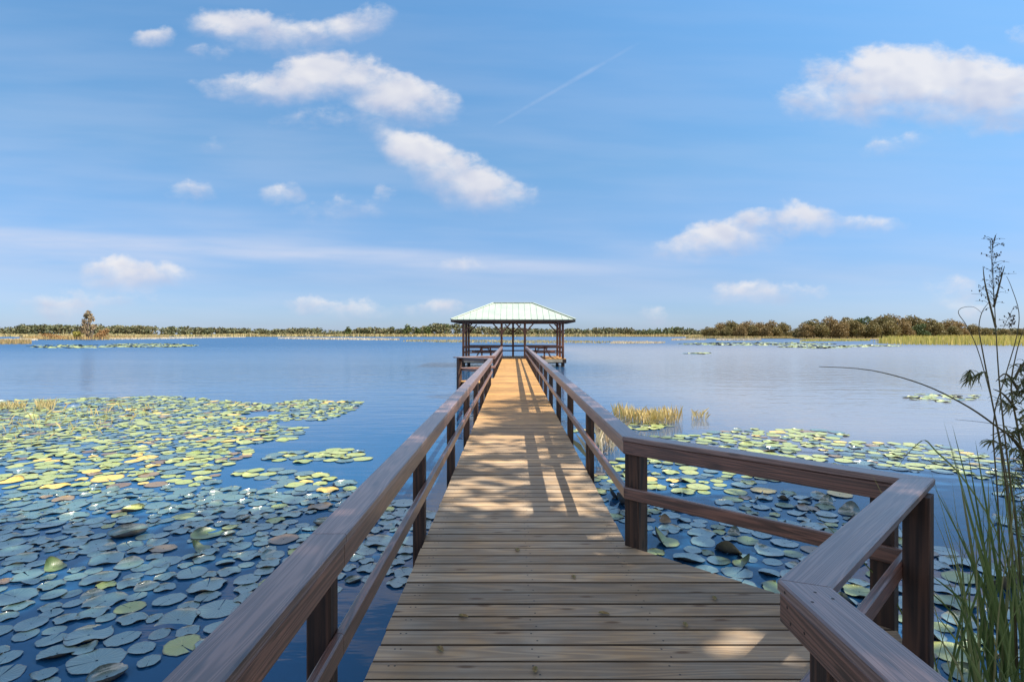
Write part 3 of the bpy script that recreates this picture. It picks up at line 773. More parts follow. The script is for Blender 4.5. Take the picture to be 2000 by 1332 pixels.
# ------------------------------------------------------------------ reeds and grasses
M_STRAW = leafy('straw_reeds', [(.46, .33, .13), (.62, .48, .22), (.70, .58, .30), (.40, .36, .12)], .7, .2)
M_PALESTRAW = leafy('bleached_reeds', [(.44, .34, .22), (.62, .52, .38), (.70, .62, .48), (.46, .40, .20)], .7, .2)
M_RUST = leafy('rusty_reeds', [(.28, .17, .07), (.36, .24, .11), (.42, .32, .15), (.25, .23, .08)], .7, .2)
M_MARSH = leafy('marsh_reeds', [(.32, .31, .06), (.50, .42, .10), (.60, .48, .16), (.38, .37, .07)], .7, .25)
M_SHORE = leafy('shore_reeds', [(.34, .28, .13), (.44, .35, .17), (.50, .41, .20), (.28, .27, .10)], .7, .2)
def blades(xy, h, w, lean=.25, z0=WATER):
    n = len(xy); h = np.asarray(h); w = np.asarray(w)
    a = rng.uniform(0, 6.283, n); l = rng.normal(0, lean, n) * h; la = rng.uniform(0, 6.283, n)
    bx, by = np.cos(a) * w / 2, np.sin(a) * w / 2
    x, y = xy[:, 0], xy[:, 1]
    V = np.zeros((n, 4, 3))
    V[:, 0] = np.stack([x - bx, y - by, np.full(n, z0)], 1); V[:, 1] = np.stack([x + bx, y + by, np.full(n, z0)], 1)
    mx, my = x + np.cos(la) * l * .35, y + np.sin(la) * l * .35
    V[:, 2] = np.stack([mx + bx * .8, my + by * .8, z0 + h * .62], 1)
    V[:, 3] = np.stack([x + np.cos(la) * l, y + np.sin(la) * l, z0 + h], 1)
    return V.reshape(-1, 3)
def sample_poly(P, n):
    P = wpoly(P); xs = [p[0] for p in P]; ys = [p[1] for p in P]; out = []
    k = 0
    while len(out) < n and k < n * 60:
        k += 1
        x, y = random.uniform(min(xs), max(xs)), random.uniform(min(ys), max(ys))
        if inpoly(x, y, P): out.append((x, y))
    return np.array(out)
def bed(label, P, n, h, w, mat, lean=.2, kind='stuff', name='reed_bed', cat='reeds'):
    xy = sample_poly(P, n)
    hh = rng.uniform(h * .55, h, len(xy)) * np.array([.6 + .55 * lattice(x, y, 6 * w + h * 1.5, 3) for x, y in xy])
    V = blades(xy, hh, rng.uniform(w * .5, w, len(xy)), lean)
    c = (*xy.mean(0), WATER)
    return tag(mesh_np(name, V, 4, mat, origin=c), label, cat, None, kind)
# strips of reeds standing in the lake, by where the photograph shows their foot
bed('low pale reed strip at the lake edge in front of the lone tree island', [(-60, 673.5), (62, 672), (60, 668.5), (0, 667.5), (-60, 667)], 3000, 1.3, .12, M_RUST)
bed('bleached low strip behind the nearest reed strip', [(-60, 666), (75, 665), (70, 663.6), (-60, 663)], 2500, .8, .25, M_PALESTRAW)
bed('rusty brown reeds around the foot of the lone tree', [(35, 661.5), (90, 664), (212, 664.2), (215, 662), (330, 660.2), (330, 659.2), (150, 660), (60, 660)], 5000, 2.2, .3, M_RUST)
bed('thin beige reed strip reaching out from the lone tree island', [(200, 664), (300, 662.6), (480, 659), (480, 658.2), (230, 661)], 4000, .9, .4, M_PALESTRAW)
bed('pale reed strip in open water behind the gazebo', [(780, 667), (860, 669), (1000, 671), (1180, 670.5), (1195, 668), (1120, 666), (900, 664.5), (800, 664.5)], 2600, .55, .3, M_SHORE)
bed('pale strip of dead reeds beside the gazebo on the grey cove side', [(1190, 671.5), (1290, 671), (1300, 669.5), (1200, 668.8)], 1800, .6, .25, M_PALESTRAW)
bed('bleached narrow reed strip far out before the two woods', [(1310, 665), (1380, 664), (1378, 662.5), (1315, 662.8)], 1600, .8, .3, M_PALESTRAW)
bed('bleached reed strip in front of the smaller wood', [(1398, 665.2), (1488, 665), (1485, 663), (1402, 663)], 1800, .8, .3, M_PALESTRAW)
bed('low green strip of reeds in front of the larger wood', [(1560, 667), (1700, 666), (1700, 664), (1580, 664.5)], 2500, .8, .3, M_MARSH)
bed('short straw strip in the middle distance before the far shore', [(540, 661.5), (640, 663.5), (780, 665), (780, 663), (640, 661), (560, 660.3)], 3000, .9, .4, M_PALESTRAW)
bed('yellow green marsh of tall reeds in front of the larger wood', [(1705, 670), (1760, 673.5), (1900, 674.5), (2150, 679), (2300, 668), (2000, 662), (1760, 663.5)], 16000, 2.3, .22, M_MARSH, .15, 'stuff', 'marsh_grass', 'marsh grass')
# clump beside the boardwalk
def clump(label, P, n, h, w, mat, lean=.22, name='reed_clump', cat='reed clump'):
    return bed(label, P, n, h, w, mat, lean, 'stuff' if name == 'reed_stalks' else None, name, cat)
clump('golden dry reed clump in the water just beyond the angled bay railing', [(1195, 824), (1260, 831), (1320, 829), (1338, 823), (1300, 819), (1205, 818)], 620, .52, .009, M_STRAW)
clump('thin sparse sprigs in the water beside the golden reed clump', [(1350, 822), (1385, 822), (1385, 815), (1350, 815)], 70, .36, .006, M_STRAW, .4)
clump('sparse pale stalks behind the posts of the right rail', [(1150, 905), (1215, 880), (1210, 850), (1165, 850)], 130, .62, .010, M_PALESTRAW, .35, 'reed_stalks', 'reeds')
clump('ochre grass clump among pads at the outer edge of the pad patch', [(-20, 800), (50, 799), (52, 792), (-20, 790)], 200, .28, .016, M_SHORE, .4)
clump('pale grass clump beside the ochre one among the pads', [(72, 800), (108, 800), (108, 790), (75, 790)], 110, .34, .014, M_SHORE, .35)
clump('scattered straw stalks poking up between sunlit pads', [(-30, 880), (200, 850), (330, 800), (40, 800), (-30, 830)], 130, .30, .008, M_SHORE, .5, 'reed_stalks', 'reeds')

# ------------------------------------------------------------------ trees
def leafquads(C, size, flatz=.0):
    n = len(C); size = np.broadcast_to(size, (n,))
    a = rng.normal(size=(n, 3)); a /= np.linalg.norm(a, axis=1)[:, None]
    b = rng.normal(size=(n, 3)); b -= a * (a * b).sum(1)[:, None]; b /= np.linalg.norm(b, axis=1)[:, None]
    a = a * size[:, None]; b = b * size[:, None] * .62
    V = np.stack([C - a, C - b * .9 + a * .1, C + a, C + b - a * .1], 1)
    return V.reshape(-1, 3)
def blobpts(blobs, n, shell=.55):
    bl = np.array(blobs, dtype=float)
    vol = (bl[:, 3] * bl[:, 4] * bl[:, 5]) ** .75; k = rng.choice(len(bl), n, p=vol / vol.sum())
    d = rng.normal(size=(n, 3)); d /= np.linalg.norm(d, axis=1)[:, None]
    r = (shell + (1 - shell) * rng.uniform(0, 1, n) ** .7) * rng.uniform(.82, 1.1, n)
    return bl[k, :3] + d * r[:, None] * bl[k, 3:6]
M_BARK = flat('grey_bark', (.16, .125, .10), .85, .3, 4.0, bumpd=.02)
M_OAK = leafy('oak_leaves', [(.12, .115, .042), (.17, .145, .052), (.215, .16, .062), (.14, .15, .048)], .6, .15, patch=.16)
M_OAK2 = leafy('russet_oak_leaves', [(.14, .11, .042), (.20, .14, .055), (.25, .175, .072), (.16, .14, .05)], .6, .15, patch=.16)
M_GREEN = leafy('green_tree_leaves', [(.04, .07, .022), (.08, .115, .035), (.12, .14, .045), (.06, .085, .03)], .6, .15, patch=.12)
M_FARG = leafy('far_wood_leaves', [(.085, .10, .055), (.115, .13, .065), (.165, .14, .075), (.085, .12, .055), (.13, .145, .065)], .7, .1, patch=.02)
M_MOSS = leafy('moss_and_leaves', [(.24, .19, .12), (.34, .27, .18), (.34, .25, .14), (.27, .25, .13)], .7, .15, patch=.3)
M_SHADE = leafy('shade_tree_leaves', [(.05, .10, .025), (.08, .14, .03)], .5, .3)

def wood_tree(parent_loc, h, w, mat, seed, n=1100, name='oak_tree', label='', group=None, ls=.62):
    rr = random.Random(seed)
    o = thing(name, parent_loc, label, 'tree', group)
    x0, y0, z0 = parent_loc
    mb = MB()
    top = Vector((x0 + rr.uniform(-.5, .5), y0, z0 + h * .55))
    mb.tube([(x0, y0, z0 - .2), (x0 + rr.uniform(-.2, .2), y0, z0 + h * .25), top], [h * .028, h * .02, h * .012], 7)
    blobs = []
    for k in range(13):
        a = k * 2.4 + rr.random(); rad = w * .5 * rr.uniform(.25, .68); zz = h * rr.uniform(.22, .80) * (1 - .25 * (rad / w))
        c = Vector((x0 + rad * math.cos(a), y0 + rad * math.sin(a), z0 + zz))
        mb.tube([(x0, y0, z0 + h * rr.uniform(.18, .35)), (c + Vector((x0, y0, z0 + h * .35))) / 2, c], [h * .014, h * .009, h * .004], 5)
        s = w * rr.uniform(.22, .32); blobs.append((*c, s, s, s * rr.uniform(.65, .95)))
    blobs.append((x0, y0, z0 + h * .80, w * .27, w * .27, h * .19))
    mb.build('trunk', M_BARK, o)
    C = blobpts(blobs, n, .5)
    C = C[C[:, 2] > z0 + h * .08]
    mesh_np('crown', leafquads(C, rng.uniform(ls * .6, ls * 1.25, len(C))), 4, mat, o, parent_loc)
    return o
def copy_tree(o, loc, label=None, group=None, sc=1.0, rz=0.0):
    c = o.copy(); COL.objects.link(c); c.location = loc; c.rotation_euler = (0, 0, rz); c.scale = (sc,) * 3
    if label: c['label'] = label
    if group: c['group'] = group
    for ch in list(o.children):
        d = ch.copy(); COL.objects.link(d); d.parent = c
    return c
GZ = WATER + .25
# two woods on the grey cove side: each tree by its crown top (photograph pixels), distance
protoA = [wood_tree((400 + 20 * i, -60, GZ), 12, 13.5, [M_OAK, M_OAK2, M_OAK, M_GREEN][i], 5 + i, 4200, 'oak_tree', 'tmp', None, .50) for i in range(4)]
big = [(1560, 640, 300), (1590, 624, 310), (1622, 620, 305), (1655, 619, 312), (1690, 619, 306), (1722, 617, 300), (1752, 616, 305), (1785, 619, 310), (1815, 622, 305), (1845, 625, 312), (1872, 628, 318), (1898, 633, 325),
       (1575, 632, 292), (1605, 628, 290), (1640, 630, 288), (1672, 627, 290), (1705, 628, 287), (1738, 627, 288), (1768, 630, 290), (1800, 631, 290), (1832, 633, 296), (1862, 636, 300), (1925, 640, 335), (1960, 641, 345), (1990, 642, 350), (2030, 641, 350)]
small = [(1382, 638, 345), (1405, 632, 340), (1430, 628, 338), (1455, 628, 342), (1480, 629, 338), (1505, 628, 342), (1528, 631, 340), (1395, 640, 330), (1420, 636, 328), (1445, 636, 326), (1470, 635, 330), (1495, 637, 326), (1518, 637, 330), (1545, 645, 345)]
for lst, lab, gp_ in ((big, 'round brown green tree of the larger wood behind the yellow marsh', 'trees of the larger wood'), (small, 'round russet tree of the smaller wood across the grey cove', 'trees of the smaller wood')):
    for i, (px_, py_, Y_) in enumerate(lst):
        h = EYE + (HY - py_) / F * Y_ - GZ
        copy_tree(random.choice(protoA[:3] if random.random() < .85 else protoA), (((px_ - HX) / F) * Y_, Y_, GZ), lab, gp_, h / 12 * random.uniform(.96, 1.05), random.uniform(0, 6.28))
for o in protoA:
    for ch in list(o.children): bpy.data.objects.remove(ch)
    bpy.data.objects.remove(o)
# ground under the woods and the far shore
M_SOIL = flat('shore_ground', (.20, .155, .085), .9, .35, .05)
mb = MB()
def land(P, name, label):
    mb = MB(); mb.poly([(x, y, GZ) for x, y in P]); b = P + [P[0]]
    for p, q in zip(b[:-1], b[1:]): mb.quad((p[0], p[1], WATER - .5), (q[0], q[1], WATER - .5), (q[0], q[1], GZ), (p[0], p[1], GZ))
    return tag(mb.build(name, M_SOIL), label, None, None, 'structure')
def X(px_, Y_): return (px_ - HX) / F * Y_
land([(X(1700, 250), 250), (X(1760, 180), 180), (X(2300, 170), 170), (X(2600, 420), 420), (X(1500, 400), 400), (X(1350, 400), 400), (X(1360, 322), 322), (X(1540, 316), 316), (X(1560, 280), 280)], 'wooded_shore', 'low ground under the two woods')
land([(-4000, 640), (X(300, 640), 640), (X(560, 610), 610), (X(900, 600), 600), (X(1120, 620), 620), (X(1400, 560), 560), (X(1700, 560), 560), (4000, 560), (5000, 8500), (-5000, 8500)], 'far_shore', 'low far shore of the lake')
land([(X(40, 265), 265), (X(100, 240), 240), (X(205, 240), 240), (X(235, 262), 262), (X(330, 330), 330), (X(60, 330), 330)], 'island', 'low reedy island carrying the lone tree')
# far shore reeds and far wood
def band(label, x0, x1, Yf, n, h, w, mat, depth=60, name='reed_bed'):
    px_ = rng.uniform(x0, x1, n); Yd = Yf + rng.uniform(0, depth, n)
    xy = np.stack([(px_ - HX) / F * Yd, Yd], 1)
    hh = rng.uniform(h * .5, h, n) * (.65 + .5 * np.array([lattice(x, y, 25, 5) for x, y in xy]))
    tag(mesh_np(name, blades(xy, hh, rng.uniform(w * .5, w, n), .1, WATER), 4, mat, origin=(*xy.mean(0), WATER)), label, 'reeds', None, 'stuff')
band('straw coloured reed belt along the far shore behind the gazebo', -150, 1560, 600, 16000, 4.0, 1.8, M_SHORE)
band('straw coloured reed belt below the two woods', 1340, 2100, 318, 5000, 2.2, .8, M_SHORE, 8)
def farwood(label, segs, Yd, n, mat, ls, name='far_wood'):
    C = []; tot = sum(s[1] - s[0] for s in segs)
    for (x0, x1, ty0, ty1) in segs:
        k = int(n * (x1 - x0) / tot); q = 0
        nb_ = max(3, int((x1 - x0) / 2.8)); blobs = []
        for i in range(nb_):
            px_ = random.uniform(x0, x1); f = (px_ - x0) / (x1 - x0); ty = ty0 + (ty1 - ty0) * f + random.uniform(-1.5, 3.5)
            Y_ = Yd + random.uniform(0, 40); h = EYE + (HY - ty) / F * Y_ - GZ; r = random.uniform(3.4, 6.0)
            blobs.append((X(px_, Y_), Y_, GZ + h - r * .6, r * 1.5, r, r * .6)); blobs.append((X(px_, Y_) + random.uniform(-2, 2), Y_ - 2, GZ + h * .40, r * 1.05, r, h * .40))
        C.append(blobpts(blobs, k, .45))
    C = np.concatenate(C); C = C[C[:, 2] > GZ]
    return tag(mesh_np(name, leafquads(C, rng.uniform(ls * .6, ls * 1.3, len(C))), 4, mat, origin=(*C.mean(0)[:2], GZ)), label, 'wood', None, 'stuff')
farwood('dark green distant wood along the far shore on the lone tree side', [(-120, 40, 642, 640), (40, 190, 634, 634), (190, 330, 636, 637), (330, 480, 638, 641), (480, 560, 641, 643), (560, 625, 641, 640), (625, 690, 646, 644), (690, 770, 640, 639), (770, 845, 643, 636), (845, 920, 632, 634), (920, 1010, 637, 641), (1010, 1120, 642, 642)], 670, 34000, M_FARG, 1.5)
farwood('brown and green distant wood between the gazebo and the smaller wood', [(1110, 1160, 644, 641), (1160, 1240, 640, 641), (1240, 1300, 644, 642), (1300, 1350, 639, 641), (1350, 1400, 644, 644), (1880, 2120, 642, 641)], 640, 14000, M_FARG, 1.5)
# taller single trees showing over the far wood
for i, (px_, ty) in enumerate([(795, 633), (815, 640), (835, 636), (680, 638), (1322, 638)]):
    Y_ = 655; h = EYE + (HY - ty) / F * Y_ - GZ
    wood_tree((X(px_, Y_), Y_, GZ), h, h * .75, M_GREEN, 70 + i, 500, 'far_tree', ['dark green tree standing a little above the far wood, nearest the gazebo roof', 'lower dark tree beside the one standing above the far wood', 'broad dark tree next to the gazebo on the far shore', 'lone taller green tree in the middle of the far wood', 'green tree standing above the brown far wood before the smaller wood'][i], None, 1.1)
# the lone tree on its island
LX, LY = X(172, 250), 250
lt = thing('cypress_tree', (LX, LY, GZ), 'lone tall brown cypress draped in grey moss on the low island', 'tree')
mb = MB()
hgt = EYE + (HY - 608) / F * LY - GZ
for k, (dx_, top) in enumerate(((0, .98), (-1.0, .72), (.9, .78), (1.9, .55), (-1.9, .5))):
    mb.tube([(LX + dx_ * .45, LY + k * .2, GZ - .2), (LX + dx_ * .9, LY + k * .2, GZ + hgt * top * .5), (LX + dx_ * .8, LY + k * .2, GZ + hgt * top)], [.34, .22, .06], 7)
mb.build('trunk', M_BARK, lt)
bl_ = []
rr = random.Random(3)
for k in range(26):
    f = rr.uniform(.22, .97); wd = 3.6 * (1 - f) ** .55 + .55; a = rr.random() * 6.28; s = rr.uniform(.55, 1.15)
    bl_.append((LX + wd * .7 * math.cos(a), LY + wd * .7 * math.sin(a), GZ + hgt * f, s, s, s * 1.35))
C = blobpts(bl_, 1500, .35)
mesh_np('crown', leafquads(C, rng.uniform(.2, .5, len(C))), 4, M_MOSS, lt, (LX, LY, GZ))
M_BUSH = leafy('yellow_bush_leaves', [(.22, .21, .04), (.34, .30, .06), (.28, .26, .05)], .6, .2)
M_BUSHR = leafy('rust_bush_leaves', [(.20, .10, .04), (.30, .16, .06), (.24, .17, .07)], .6, .2)
def bush(px_, Y_, h, w, mat, label, n=400):
    x_ = X(px_, Y_)
    o = thing('bush', (x_, Y_, GZ), label, 'bush')
    bl = [(x_ + random.uniform(-.35, .35) * w, Y_ + random.uniform(-.3, .3) * w, GZ + h * random.uniform(.25, .72), w * .24, w * .24, h * .27) for _ in range(7)]
    C = blobpts(bl, n, .4); mesh_np('foliage', leafquads(C, rng.uniform(.18, .42, n)), 4, mat, o, (x_, Y_, GZ))
    mb = MB()
    for q in bl: mb.tube([(x_, Y_, GZ), (q[0], q[1], q[2])], [.05, .02], 5)
    mb.build('stem', M_BARK, o)
bush(150, 247, 4.0, 5.0, M_BUSH, 'yellow green bush at the foot of the lone cypress')
bush(196, 249, 3.2, 5.5, M_BUSHR, 'rust brown bush on the gazebo side of the lone cypress', 450)
bush(205, 256, 5.2, 4.5, M_BUSHR, 'taller rust brown bush just behind the lone cypress', 450)
bush(95, 258, 3.0, 9.0, M_BUSHR, 'low wide rust brown bush away from the lone cypress', 500)

# ------------------------------------------------------------------ near bank and the trees that shade it
mb = MB()
mb.poly([(-30, -3.2, -.25), (-3, -2.6, -.25), (3.2, -1.4, -.25), (4.4, 2.0, -.25), (9.5, 7.5, -.25), (30, 18, -.25), (40, -40, -.25), (-40, -40, -.25)])
bp = [(-30, -3.2), (-3, -2.6), (3.2, -1.4), (4.4, 2.0), (9.5, 7.5), (30, 18)]
for p, q in zip(bp[:-1], bp[1:]): mb.quad((p[0] - .2, p[1] + .6, -1.2), (q[0] - .2, q[1] + .6, -1.2), (q[0], q[1], -.25), (p[0], p[1], -.25))
tag(mb.build('bank', flat('bank_soil', (.09, .075, .04), .95, .4, 2.0, bumpd=.03)), 'grassy bank at the start of the boardwalk', None, None, 'structure')
def gap(px_, py_, rx, ry, z=0.0):
    Y_ = F * (EYE - z) / (py_ - HY); GAPS.append(((px_ - HX) / F * Y_, Y_, z, rx / F * Y_ + .07, ry / F * Y_ * Y_ / (EYE - z) + .07))
GAPS = []
for g_ in ((1460, 1258, 70, 26), (1370, 1310, 70, 14), (945, 950, 40, 14), (930, 988, 45, 16), (870, 1062, 40, 16), (1090, 960, 26, 46), (1140, 965, 22, 46), (1070, 890, 20, 7), (1025, 985, 28, 22), (1175, 1048, 40, 12), (960, 880, 40, 10), (1000, 905, 30, 8), (1230, 1092, 40, 9), (1120, 915, 30, 8)): gap(*g_)
gap(810, 862, 16, 18, .835); gap(880, 790, 14, 20, .835); gap(1760, 960, 20, 14, .835)
def shade_tree(x, y, h, crown, n, label, seed):
    rr = random.Random(seed)
    o = thing('shade_tree', (x, y, -.25), label, 'tree')
    mb = MB(); mb.tube([(x, y, -.4), (x + .2, y, h * .3), (x - .1, y + .2, h * .62)], [.42, .32, .2], 10)
    blobs = []
    for (bx, by, bz, br) in crown:
        mb.tube([(x, y + .1, h * rr.uniform(.3, .55)), ((x + bx) / 2, (y + by) / 2, (h * .5 + bz) / 2 + .6), (bx, by, bz)], [.16, .10, .03], 6)
        for k in range(7):
            v = Vector((rr.gauss(0, 1), rr.gauss(0, 1), rr.gauss(0, .6))).normalized() * br * .72
            blobs.append((bx + v.x, by + v.y, bz + v.z, br * .48, br * .48, br * .36))
    mb.build('trunk', M_BARK, o)
    C = blobpts(blobs, n, .25)
    keep = (C[:, 2] - EYE > .68 * np.maximum(C[:, 1], 0) + .5) | (np.abs(C[:, 0]) > .97 * np.maximum(C[:, 1], 0) + .6)
    C = C[keep]
    for (gx, gy, gz_, ra, rb) in GAPS:   # openings in the canopy that let the sun through
        k = (C[:, 2] - gz_) / SUNV.z; sx, sy = C[:, 0] - SUNV.x * k, C[:, 1] - SUNV.y * k
        C = C[(((sx - gx) / ra) ** 2 + ((sy - gy) / rb) ** 2 > 1) | (rng.uniform(0, 1, len(C)) < .18)]
    mesh_np('crown', leafquads(C, rng.uniform(.09, .20, len(C))), 4, M_SHADE, o, (x, y, -.25))
shade_tree(8.5, 2.0, 13, [(5.0, 4.3, 8.2, 2.6), (8.0, 4.6, 9.6, 2.9), (10.5, 3.6, 9.5, 3.0), (6.5, 1.5, 10.5, 3.0), (9.5, .5, 11.5, 3.2), (4.6, 2.0, 8.0, 2.2), (12.5, 4.6, 9.0, 2.6)], 14000, 'tall leafy tree on the bank whose shade falls over the bay', 1)
shade_tree(2.6, -5.5, 12, [(3.0, -1.5, 8.5, 3.0), (.2, 1.4, 9.2, 2.8), (2.6, 3.6, 9.3, 2.4), (-1.0, -3.0, 9.0, 3.2), (4.0, -4.0, 11, 3.2), (-.6, 4.2, 9.6, 2.3)], 15000, 'broad leafy tree on the bank behind the start of the boardwalk', 2)
shade_tree(14.5, -1.5, 16, [(13.0, 2.6, 13.5, 3.2), (15.5, 4.0, 12.0, 3.2), (11, -.5, 13.5, 3.2), (16, -2, 13.5, 3.5), (17.5, 5.5, 13.0, 3.0)], 12000, 'tall leafy tree farther along the bank', 3)

shade_tree(17, 6.5, 17, [(10.7, 9.0, 13.6, 1.1), (12.3, 10.6, 15.4, 1.2), (14.0, 12.3, 17.0, 1.1), (10.0, 7.9, 12.6, 1.2), (15.5, 5.0, 14.5, 2.0), (18, 4, 15, 2.6)], 7000, 'high limbed tree on the bank reaching toward the middle of the boardwalk', 4)
# ------------------------------------------------------------------ tall weeds beside the bay
M_STEM = leafy('weed_stems', [(.08, .065, .032), (.14, .115, .05)], .6, 0)
M_BLADE = leafy('sedge_blades', [(.09, .14, .04), (.15, .21, .06), (.22, .27, .09), (.34, .31, .14)], .45, .25)
M_DRYL = leafy('drooping_leaves', [(.11, .13, .055), (.16, .18, .075), (.24, .22, .10)], .6, .2)
M_SEED = leafy('dry_seed_heads', [(.07, .05, .03), (.13, .095, .05)], .8, .1)
def smooth(P, k=4):
    P = [Vector(p) for p in P]; out = []
    for i in range(len(P) - 1):
        a, b, c, d = P[max(i - 1, 0)], P[i], P[i + 1], P[min(i + 2, len(P) - 1)]
        for j in range(k):
            t_ = j / k
            out.append(.5 * ((2 * b) + (c - a) * t_ + (2 * a - 5 * b + 4 * c - d) * t_ ** 2 + (3 * b - a - 3 * c + d) * t_ ** 3))
    return out + [P[-1]]
def stem_path(pxs, Y0, Y1=None):
    Y1 = Y1 or Y0; n = len(pxs)
    return smooth([pt(x, y, Y0 + (Y1 - Y0) * i / (n - 1)) for i, (x, y) in enumerate(pxs)])
def ribbon(mb, P, w, m=0, seed=0):
    """a grass blade: a folded strip tapering to its tip"""
    n = len(P); r = random.random(); side0 = Vector((math.cos(seed), math.sin(seed), 0))
    rows = []
    for i, p in enumerate(P):
        d = (P[min(i + 1, n - 1)] - P[max(i - 1, 0)]).normalized(); s_ = (side0 - d * side0.dot(d)).normalized(); nn = d.cross(s_)
        f = i / (n - 1); ww = w * (1 - f ** 2.2) * (.55 + .45 * min(1, f * 4)) + .0006
        rows.append((p - s_ * ww / 2 + nn * ww * .22, p, p + s_ * ww / 2 + nn * ww * .22))
    b = len(mb.v)
    for a in rows: mb.v += [tuple(q) for q in a]
    for i in range(n - 1):
        for k in range(2):
            j = b + i * 3 + k; mb.face((j, j + 1, j + 4, j + 3), ((0, 0), (1, 0), (1, 1), (0, 1)), m, r)
def weed(name, label, cat, stems, base, sprays=(), leaves=(), rad=.006, mat=None, group=None):
    o = thing(name, base, label, cat, group)
    mb = MB()
    for P in stems:
        n = len(P); mb.tube(P, [rad * (1 - .8 * i / (n - 1)) for i in range(n)], 6)
    heads = []
    for (c, ax, L_, k, sp) in sprays:      # seed heads: branchlets with tiny capsules
        c = Vector(c); ax = Vector(ax).normalized(); ms = MB(); heads.append(ms)
        for i in range(k):
            f = random.random(); q = c + ax * (L_ * f)
            v = (ax * .5 + Vector((random.gauss(0, 1), random.gauss(0, 1), random.gauss(0, .5)))).normalized() * sp * random.uniform(.35, 1) * (1 - .55 * f)
            e_ = q + v + Vector((0, 0, -.15 * v.length))
            for _ in range(2):
                h_ = q + v * random.uniform(.5, 1.05); s_ = random.uniform(.002, .0045)
                ms.tube([h_ + Vector((0, 0, s_)), h_, h_ - Vector((0, 0, s_ * 1.6))], [s_ * .4, s_ * .8, s_ * .3], 5)
            ms.tube([q, q + v * .5 + Vector((0, 0, .06 * v.length)), e_], [.0011, .0009, .0006], 4)
        ms.tube([c, c + ax * L_], [.0015, .001], 4)
    mb.build('stem', mat or M_STEM, o, smooth=True)
    for ms in heads: ms.build('seed_head', M_SEED, o)
    ml = MB()
    for (c, ax, L_, k, ll, w) in leaves:   # drooping narrow leaves along a twig
        c = Vector(c); ax = Vector(ax).normalized()
        for i in range(k):
            q = c + ax * (L_ * random.random()); dv = (ax * .6 + Vector((random.gauss(0, .6), random.gauss(0, .6), random.uniform(-1.1, .1)))).normalized() * ll * random.uniform(.6, 1.2)
            ribbon(ml, [q, q + dv * .4 + Vector((0, 0, .1 * ll)), q + dv * .75, q + dv + Vector((0, 0, -.22 * ll))], w, 0, random.random() * 6)
    if ml.v: ml.build('leaf', M_DRYL, o)
    return o
YW = 3.25
def base(px_, Y_): return (X(px_, Y_), Y_, WATER)
def stemto(px_, y_list): return y_list
# tall seeded weed
P = stem_path([(2005, 1362), (1990, 1080), (1968, 900), (1953, 760), (1946, 660), (1941, 570), (1934, 470)], YW)
tw = weed('tall_weed', 'tallest dry weed with a loose seed head rising against the sky', 'weed', [P, stem_path([(1941, 600), (1955, 545), (1962, 520)], YW), stem_path([(1945, 640), (1925, 560), (1920, 520)], YW)], tuple(P[0]),
     [(pt(1941, 600, YW), (-.02, 0, 1), (.40), 60, .15), (pt(1950, 560, YW), (.12, .1, .5), .12, 16, .06), (pt(1960, 640, YW), (.3, 0, .6), .14, 14, .06)], [], .0065)
P = stem_path([(1990, 1362), (1975, 1050), (1955, 880), (1935, 770), (1918, 680), (1912, 640), (1918, 610), (1932, 590)], YW + .05)
weed('tall_weed', 'slender bare weed stem standing next to the seeded one', 'weed', [P], tuple(P[0]), [], [(pt(1925, 725, YW), (-.2, 0, -.1), .10, 22, .07, .010)], .0065)
P = stem_path([(1960, 1362), (1950, 1000), (1940, 830), (1962, 740), (1985, 660), (1990, 610), (1975, 560), (1966, 540)], YW + .1)
weed('tall_weed', 'curving weed stem that bows toward the frame edge and back', 'weed', [P], tuple(P[0]), [(pt(1975, 640, YW), (.1, 0, .4), .06, 16, .035)], [(pt(1985, 735, YW + .1), (.2, 0, -.1), .08, 16, .06, .009)], .005)
P = stem_path([(1985, 1362), (1975, 1020), (1952, 850), (1915, 700), (1890, 640), (1872, 612), (1880, 601), (1902, 600), (1918, 612)], YW - .05)
weed('tall_weed', 'thin weed whose tip curls over in a small hook', 'weed', [P], tuple(P[0]), [], [(pt(1895, 722, YW), (-.06, 0, -.3), .03, 26, .055, .010)], .0035)
# long arching reed
P = stem_path([(2120, 1362), (2085, 1020), (2000, 880), (1940, 828), (1880, 788), (1800, 750), (1700, 723), (1600, 716)], 3.5, 3.3)
weed('arching_reed', 'long dark reed arching far out over the grey water', 'reed', [P], tuple(P[0]), [], [], .0085)
P = stem_path([(2090, 1362), (2070, 950), (2000, 850), (1940, 828), (1865, 819)], 3.6, 3.5)
weed('arching_reed', 'short thin reed leaning out just under the long arching one', 'reed', [P], tuple(P[0]), [], [], .004)
